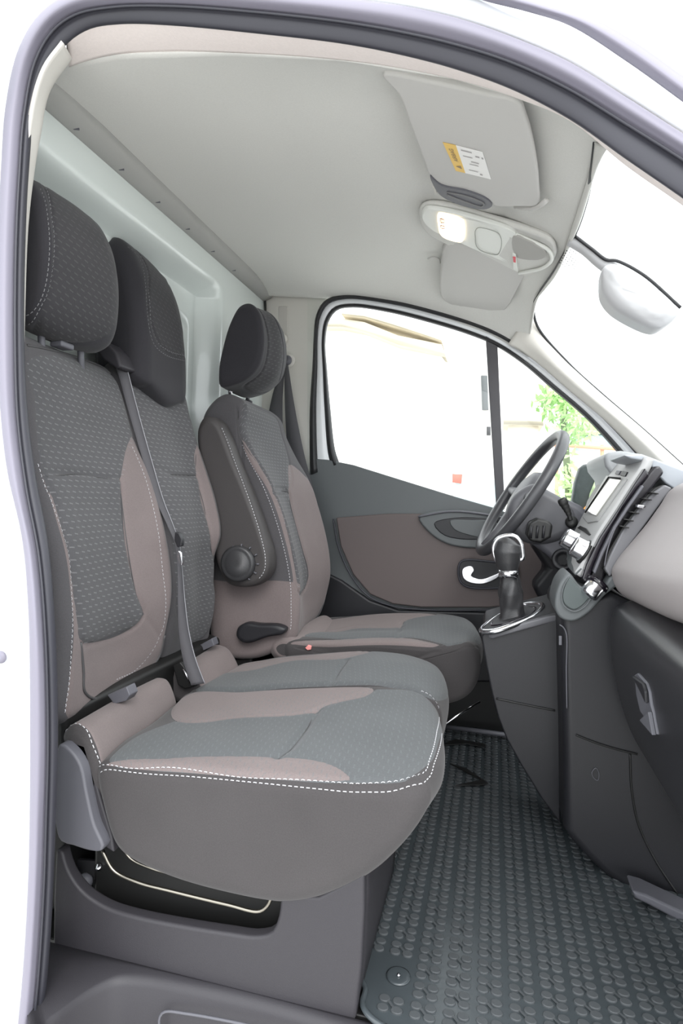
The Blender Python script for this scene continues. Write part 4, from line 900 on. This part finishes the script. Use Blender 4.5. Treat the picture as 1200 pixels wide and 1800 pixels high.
nn_ = (on_gb(1135, 1230, 1)-on_gb(1135, 1230, 0))
hp_ = [on_gb(a, b, .004) for a, b in hq]
prism('latch_recess', hp_, -nn_*.012, M_plas3, gb, .002)
prism('latch_paddle', [on_gb(a, b, .010) for a, b in [(1122, 1186), (1140, 1200), (1146, 1216), (1145, 1238), (1134, 1215)]], -nn_*.006, M_plas2, gb, .002)
prism('latch_lip', [on_gb(a, b, .010) for a, b in [(1150, 1250), (1158, 1292), (1136, 1266)]], -nn_*.006, M_plas3, gb, .001)
slab('centre_column', [(985, 1065), (1075, 1040), (1200, 1100), (1300, 1300), (1300, 1640), (1200, 1606), (1140, 1588), (1105, 1570), (1062, 1540), (1030, 1508), (1005, 1480), (992, 1460), (990, 1300), (987, 1180)], 1.39, 1.75, M_plas2, dash, .02, n=None, seg=6)
tubes('panel_seam', [crom(pd([(1012, 1292), (1045, 1305), (1080, 1316), (1120, 1326)], 1.388), 30), crom(pd([(1107, 1326), (1110, 1390), (1122, 1450), (1150, 1510), (1190, 1572)], 1.388), 30)], .0022, M_black, dash, 6)
tubes('icon', [crom(pd([(1040, 1358), (1047, 1350), (1052, 1358), (1050, 1372), (1042, 1366)], 1.388), 16, True)], .0009, M_plas3, dash, 5, True)
slab('footwell_trim', [(1110, 1566), (1135, 1573), (1200, 1604), (1300, 1650), (1300, 1672), (1200, 1624), (1140, 1592), (1116, 1580)], 1.30, 1.36, M_plas3, dash, .006)
# console with the gear lever
con = thing('centre_console', P(930, 1180, 1.6), 'dark centre console rising from the floor to the gear lever, with pale storage tray', 'console')
slab('console_body', [(852, 1108), (880, 1100), (975, 1076), (985, 1070), (985, 1450), (978, 1440), (950, 1402), (915, 1345), (890, 1300), (875, 1262), (864, 1220), (854, 1170), (846, 1120)], 1.50, 1.78, M_plas2, con, .010, seg=5)
tubes('panel_seam', [crom(pd([(872, 1228), (920, 1238), (975, 1249)], 1.498), 20)], .0022, M_black, con, 6)
tubes('access_panel', [crom(pd([(983, 1098), (990, 1103), (995, 1114), (995, 1180), (996, 1245)], 1.388), 40)], .0016, M_plas3, con, 6)
slab('badge', [(982, 1118), (987, 1118), (987, 1134), (982, 1134)], 1.386, 1.39, M_plas3, con, .0005)
tp = [P(846, 1106, 1.52), P(868, 1088, 1.66), P(955, 1058, 1.70), P(978, 1060, 1.6), P(980, 1078, 1.50), P(920, 1094, 1.49), P(866, 1110, 1.49)]
prism('console_top', tp, Vector((0, 0, -.02)), mat('console_top', (.10, .10, .11), .4), con, .006)
tr = [(1000, 1008), (985, 1022), (977, 1042), (975, 1068), (984, 1086), (1006, 1093), (1032, 1080), (1062, 1048), (1088, 1024), (1076, 1012), (1050, 1040), (1020, 1030)]
slab('storage_tray', tr, 1.375, 1.5, M_door, con, .008, n=60, seg=4)
slab('tray_recess', [(1000, 1016), (992, 1030), (988, 1048), (992, 1062), (1008, 1072), (1024, 1064), (1036, 1046), (1020, 1034)], 1.371, 1.385, mat('tray_dark', (.07, .085, .085), .5), con, .003, n=40)
tubes('tray_rim', [crom(pd([(1000, 1014), (991, 1030), (987, 1050), (992, 1066), (1009, 1075), (1028, 1066), (1040, 1048)], 1.37), 40)], .0015, M_door, con, 6)
lathe('socket_cap', [(0, 0), (.018, 0), (.020, .004), (.020, .028), (.014, .034), (0, .034)], P(1048, 1028, 1.38), Vector((-.6, -.3, -.75)), M_chrome, con, 28)
lathe('socket_ring', [(0, 0), (.024, 0), (.024, .010), (0, .012)], P(1052, 1024, 1.385), Vector((-.6, -.3, -.75)), M_gloss, con, 28)
gl_ = thing('gear_lever', P(905, 1085, 1.6), 'gear lever with black knob, chrome trim and wrinkled leather boot', 'gear lever')
bz_ = crom([P(848, 1110, 1.50), P(858, 1096, 1.60), P(885, 1079, 1.68), P(925, 1063, 1.70), P(948, 1062, 1.66), P(952, 1070, 1.58), P(935, 1086, 1.52), P(900, 1100, 1.49), P(868, 1110, 1.48)], 80, True)
tubes('boot_bezel', [bz_], .007, M_chrome, gl_, 10, True)
bz2 = crom([P(866, 1100, 1.53), P(880, 1086, 1.64), P(922, 1070, 1.67), P(940, 1069, 1.62), P(930, 1082, 1.55), P(895, 1095, 1.51)], 60, True)
tubes('bezel_inner', [bz2], .004, M_gloss, gl_, 8, True)
bp = crom(pd([(900, 1094), (899, 1070), (898, 1045), (896, 1022), (895, 1010)], 1.59), 40); m_ = 1.59/1090
br = np.interp(np.linspace(0, 1, 40), [0, .08, .3, .6, .85, 1], np.array([30, 22, 19, 21, 17, 15])*m_)
G2 = []
for i, (c, r) in enumerate(zip(bp, br)):
    G2.append([(c[0]+math.cos(a)*r*(1+.07*math.sin(5*a+i*.22)+.04*math.sin(9*a-i*.3)), c[1]+math.sin(a)*r*(1+.07*math.sin(4*a-i*.2)), c[2]) for a in np.linspace(0, 2*math.pi, 48, endpoint=False)])
grid('leather_boot', G2, M_leather, gl_, cu=True)
kp = crom(pd([(893, 1012), (893, 1000), (892, 985), (892, 968), (895, 952), (898, 945)], 1.57), 36)
kr = np.interp(np.linspace(0, 1, 36), [0, .12, .35, .62, .85, .96, 1], np.array([13, 15, 21, 25, 21, 12, 3])*m_)
tubes('gear_knob', [kp], kr, M_leather, gl_, 32)
tubes('neck_ring', [pd([(893, 1014), (893, 1002)], 1.57)], .024, M_chrome, gl_, 28)
tubes('knob_trim', [crom(pd([(881, 996), (870, 980), (867, 962), (874, 948), (888, 942), (903, 942), (914, 952), (918, 968), (918, 982), (912, 984)], 1.565), 60)], .0055, M_chrome, gl_, 10)

# ------------------------------------------------------------------ steering wheel and column
wc = P(915, 862, 1.86); tv = P(985, 766, 1.86)-wc; bv = P(846, 966, 1.86)-wc; up = (tv-bv).normalized(); R0 = (tv-bv).length/2; wc = (P(985, 766, 1.86)+P(846, 966, 1.86))/2
sv = Vector((.17, -1, .0)); sv = (sv-up*sv.dot(up)).normalized(); nv_ = up.cross(sv)
if nv_.x > 0: nv_ = -nv_                                # towards the driver
sw_ = thing('steering_wheel', wc, 'black three-spoke steering wheel seen almost edge on', 'steering wheel')
ring = [wc+(up*math.cos(a)+sv*math.sin(a)*.95)*R0 for a in np.linspace(0, 2*math.pi, 120, endpoint=False)]
tubes('rim', [ring], .0165, mat('wheel_leather', (.05, .05, .055), .38, bump=(400, .2)), sw_, 20, True)
M_hub = mat('wheel_hub', (.11, .11, .12), .45)
lathe('airbag_cover', [(0, -.03), (.06, -.03), (.082, -.015), (.085, 0), (.075, .016), (.05, .026), (0, .03)], wc-nv_*.015, nv_, M_hub, sw_, 48)
for a in (.5*math.pi, 1.5*math.pi, math.pi):
    dv_ = up*math.cos(a)+sv*math.sin(a); tubes('spoke', [[wc+dv_*.06-nv_*.015, wc+dv_*.13-nv_*.012, wc+dv_*R0*.94]], [.022, .017, .012], M_hub, sw_, 14)
col = thing('steering_column', P(960, 900, 1.86), 'dark steering column shroud with stalks behind the wheel', 'steering column')
M_col = mat('column_grey', (.10, .10, .11), .45, bump=(600, .15))
slab('column_shroud', [(905, 868), (940, 850), (965, 862), (992, 878), (1010, 900), (1012, 930), (990, 948), (950, 958), (915, 950), (895, 925), (893, 890)], 1.76, 1.96, M_col, col, .025, n=60, seg=6)
slab('column_base', [(985, 872), (1020, 888), (1040, 905), (1035, 985), (1012, 1012), (988, 1002), (960, 975), (925, 950), (935, 930), (975, 925)], 1.78, 2.0, M_plas3, col, .02, n=None, seg=5)
tubes('wiper_stalk', [crom(pd([(1003, 915), (998, 900), (990, 884), (986, 876)], 1.70), 20)], [.006]*5+[.0075]*3+[.009]*3+[.0105]*3+[.0125]*4+[.0115, .009], M_black, col, 16)
lathe('stalk_base', [(0, 0), (.017, 0), (.015, .012), (0, .013)], P(1004, 918, 1.74), (0, -1, .2), M_black, col, 24)
slab('control_pod', [(925, 940), (930, 918), (945, 911), (962, 915), (972, 922), (968, 945), (950, 955), (932, 952)], 1.68, 1.76, M_gloss if 0 else M_black, col, .008)
for k in range(3): tubes('pod_key', [pd([(934+k*11, 924), (932+k*11, 946)], 1.677)], .0035, M_plas2, col, 8)
lathe('lock_ring', [(.018, 0), (.030, 0), (.031, .008), (.026, .012), (.018, .008), (.016, 0)], P(990, 984, 1.76), (-.3, -1, .2), M_plas2, col, 36)
slab('knee_panel', [(930, 955), (985, 940), (1045, 900), (1070, 900), (1070, 1080), (960, 1080), (935, 1030), (960, 1000)], 2.0, 2.12, M_plas2, dash, .02, seg=5)
slab('instrument_hood', [(1060, 800), (1072, 794), (1092, 792), (1130, 798), (1175, 815), (1230, 850), (1200, 900), (1085, 900), (1078, 838), (1064, 820)], 1.72, 2.04, mat('hood_grey', (.28, .29, .30), .5), dash, .012, seg=5)
slab('instrument_cluster', [(1080, 838), (1120, 850), (1120, 930), (1040, 930), (1055, 880)], 1.76, 2.0, M_plas2, dash, .004)

# ------------------------------------------------------------------ seat belts
belt = thing('seat_belt', P(300, 930, 1.3), 'seat belt hanging down between the outer and middle backrests with its tongue', 'seat belt', 'seat belts')
bp_ = [(186, 612), (206, 628), (216, 655), (228, 700), (244, 758), (262, 820), (281, 880), (300, 925), (311, 955), (316, 1000), (319, 1060), (323, 1110), (333, 1160), (348, 1203)]
bw = [9, 10, 9, 8.5, 8, 7.5, 6.5, 5, 4, 4, 6.5, 9, 11, 12]
L_ = [P(a-w_, b+w_*.15, 1.305) for (a, b), w_ in zip(bp_, bw)]; R_ = [P(a+w_, b-w_*.15, 1.325) for (a, b), w_ in zip(bp_, bw)]
l_, r_ = crom(L_, 120), crom(R_, 120)
o = grid('webbing', np.stack([l_, (l_+r_)/2, r_], 1), M_belt, belt); solid(o, .0016, 0)
tubes('selvage', [[tuple(p) for p in (r_+np.array([0, -.001, 0]))]], .0012, mat('selvage', (.25, .25, .27), .6), belt, 6)
slab('tongue_stop', [(307, 935), (314, 937), (319, 948), (318, 960), (311, 962), (306, 950)], 1.285, 1.30, M_plas2, belt, .002)
slab('belt_tongue', [(313, 968), (317, 972), (320, 988), (319, 994), (315, 990), (312, 978)], 1.285, 1.292, M_chrome, belt, .001)
slab('belt_guide', [(168, 597), (186, 600), (205, 620), (214, 645), (204, 648), (180, 632), (168, 612)], 1.28, 1.36, M_plas, belt, .008)
bu = thing('belt_buckle', P(325, 1190, 1.33), 'black belt buckle sunk between the two bench cushions', 'buckle')
slab('buckle_body', [(303, 1170), (316, 1163), (334, 1185), (345, 1206), (325, 1212), (312, 1205)], 1.32, 1.36, M_black, bu, .004)
tubes('buckle_edge', [pd([(322, 1176), (334, 1200)], 1.315)], .0022, M_chrome, bu, 8)
b2 = thing('seat_belt', P(510, 720, 2.15), "driver's seat belt hanging from the far door pillar behind the driver's headrest", 'seat belt', 'seat belts')
o = ribbon('webbing', pd([(503, 640), (506, 680), (511, 730), (519, 790), (530, 850), (540, 900)], 2.17), [Vector((w_, .0, -.004)) for w_ in (.008, .02, .034, .042, .046, .05)], .002, M_belt, b2)
ribbon('webbing', pd([(496, 650), (487, 700), (480, 780)], 2.18), [Vector((w_, 0, 0)) for w_ in (.01, .03, .04)], .002, M_belt, b2)
lathe('belt_anchor', [(0, 0), (.018, 0), (.02, .006), (.014, .014), (.0, .016)], P(505, 634, 2.19), (0, -1, 0), M_plas3, b2, 24)
lathe('anchor_ring', [(.014, 0), (.024, 0), (.025, .006), (.016, .008)], P(508, 634, 2.2), (0, -1, 0), M_trimc, b2, 28)
# ------------------------------------------------------------------ outside the van
ground = raw('ground', [(-25, -25, -.5), (30, -25, -.5), (30, 30, -.5), (-25, 30, -.5)], [(0, 1, 2, 3)], mat('concrete', (.55, .54, .52), .9, noise=(2, .1)), None, False); struct(ground, 'pale sunlit paved yard outside the van', 'ground')
M_plaster = mat('cream_plaster', (.68, .62, .50), .9, noise=(1.5, .08)); M_plw = mat('white_plaster', (.8, .79, .76), .9)
M_cor = mat('cornice_stone', (.62, .55, .42), .9, noise=(4, .2))
hs = thing('building', P(680, 720, 8), 'pale plastered house with a moulded cornice, seen through the driver window', 'building', 'pale houses outside')
def quad(nm, px, d, m_, th=.1, par=hs): return slab(nm, px, d, d+th, m_, par, 0)
quad('wall', [(420, 566), (600, 566), (700, 600), (775, 625), (785, 640), (800, 1080), (420, 1080)], 8.0, M_plw, .4)
quad('cornice', [(420, 560), (600, 560), (640, 566), (700, 590), (776, 605), (782, 622), (700, 606), (640, 582), (600, 574), (420, 574)], 7.8, M_plaster, .5)
quad('cornice_line', [(600, 548), (640, 552), (720, 575), (775, 596), (776, 600), (720, 581), (640, 558), (600, 553)], 7.75, M_cor, .5)
quad('window', [(625, 690), (655, 690), (655, 790), (625, 790)], 7.95, mat('pane_pale', (.7, .72, .7), .5), .06)
wl_ = thing('building', P(820, 720, 9), 'second pale house wall behind the window divider, with a small dark lamp', 'building', 'pale houses outside')
quad('wall', [(785, 600), (900, 600), (985, 700), (985, 1075), (785, 1075)], 9, M_plw, .4, wl_)
quad('window', [(845, 660), (856, 660), (858, 720), (847, 720)], 8.95, M_door, .05, wl_)
quad('lamp', [(855, 750), (862, 750), (862, 765), (855, 765)], 8.9, M_plas2, .05, wl_)
cb = thing('gate_post', P(930, 800, 7), 'cream plastered gate post beside the tree', 'post')
quad('post', [(893, 745), (946, 745), (946, 1100), (893, 1100)], 7, M_plaster, .5, cb); quad('post_cap', [(885, 728), (955, 732), (955, 748), (885, 746)], 6.95, M_plaster, .6, cb)
tl = thing('gate', P(835, 870, 6.5), 'pale turquoise metal gate with a dark red corner piece', 'gate')
quad('gate_panel', [(800, 838), (885, 845), (885, 1110), (800, 1110)], 6.5, mat('turquoise', (.55, .8, .85), .6), .05, tl)
quad('corner_piece', [(795, 833), (812, 834), (810, 850), (795, 848)], 6.45, mat('rust', (.5, .12, .08), .7), .05, tl)
fn = thing('fence', P(1050, 800, 6), 'rusty orange rail over white fence panels behind the steering wheel', 'fence')
M_rust = mat('rust_orange', (.75, .36, .22), .7)
tubes('rail', [pd([(965, 781), (1100, 790)], 6)], .018, M_rust, fn, 8)
for px in (978, 1058): tubes('post', [pd([(px, 782), (px-1, 1130)], 6.02)], .018, M_rust, fn, 8)
quad('panel', [(1003, 792), (1055, 794), (1052, 860), (1001, 860)], 6.1, M_plw, .04, fn)
quad('panel', [(1064, 790), (1120, 794), (1120, 860), (1062, 860)], 6.1, M_plw, .04, fn)
tree = thing('tree', P(992, 850, 5.5), 'young green tree standing behind the fence rail', 'tree')
tubes('trunk', [crom(pd([(1002, 1150), (998, 850), (993, 780), (990, 700)], 5.6), 20)], .03, mat('bark', (.12, .16, .07), .9), tree, 10)
V = []; Fc = []
for k in range(520):
    cx, cy, rx, ry = rng.choice([(985, 695, 28, 20), (1010, 730, 28, 25), (975, 720, 25, 20), (1000, 760, 30, 22), (1000, 850, 18, 45), (1030, 755, 20, 14), (960, 700, 14, 14)])
    c = P(rng.gauss(cx, rx*.55), rng.gauss(cy, ry*.55), 5.5+rng.uniform(-.25, .25)); a = Vector((rng.gauss(0, 1), rng.gauss(0, 1), rng.gauss(0, 1))).normalized(); b_ = a.orthogonal().normalized(); l = rng.uniform(.03, .06); i = len(V)
    V += [c-a*l, c+b_*l*.4, c+a*l, c-b_*l*.4]; Fc.append((i, i+1, i+2, i+3))
raw('foliage', V, Fc, mat('leaf', (.36, .58, .22), .6), tree, False)
nb = thing('car', P(1040, 770, 9), 'dark green-grey parked vehicle far behind the fence', 'car')
slab('body', [(1012, 755), (1022, 748), (1060, 746), (1068, 760), (1080, 772), (1080, 1045), (1012, 1045)], 9, 10.2, mat('car_green', (.3, .42, .42), .4), nb, .05); slab('window', [(1024, 752), (1056, 750), (1062, 764), (1022, 766)], 8.98, 9.0, mat('car_window', (.03, .05, .06), .1), nb, 0)
dm = thing('door_mirror', P(1035, 860, 2.6), "black outside mirror beyond the driver's door, reflected greenery painted into its glass as a tint", 'mirror')
slab('mirror_housing', [(1005, 880), (1010, 848), (1018, 823), (1026, 816), (1042, 814), (1068, 820), (1072, 840), (1060, 905), (1020, 905)], 2.6, 2.66, mat('mirror_black', (.025, .035, .035), .5, noise=(60, .6)), dm, .012, seg=4)
slab('mirror_glass', [(1048, 838), (1060, 830), (1066, 836), (1056, 870), (1045, 902), (1030, 902), (1036, 868)], 2.59, 2.6, mat('mirror_glass', (.50, .62, .36), .08, .6), dm, .002)  # green base colour paints the reflected greenery into the glass
tubes('indicator_lens', [crom(pd([(1046, 878), (1038, 886), (1028, 896), (1024, 908), (1030, 918)], 2.58), 20)], .008, mat('orange_plastic', (.85, .30, .03), .5), dm, 10)
tubes('mirror_arm', [[P(1050, 895, 2.62), P(1000, 935, 2.25)]], .02, M_black, dm, 12)
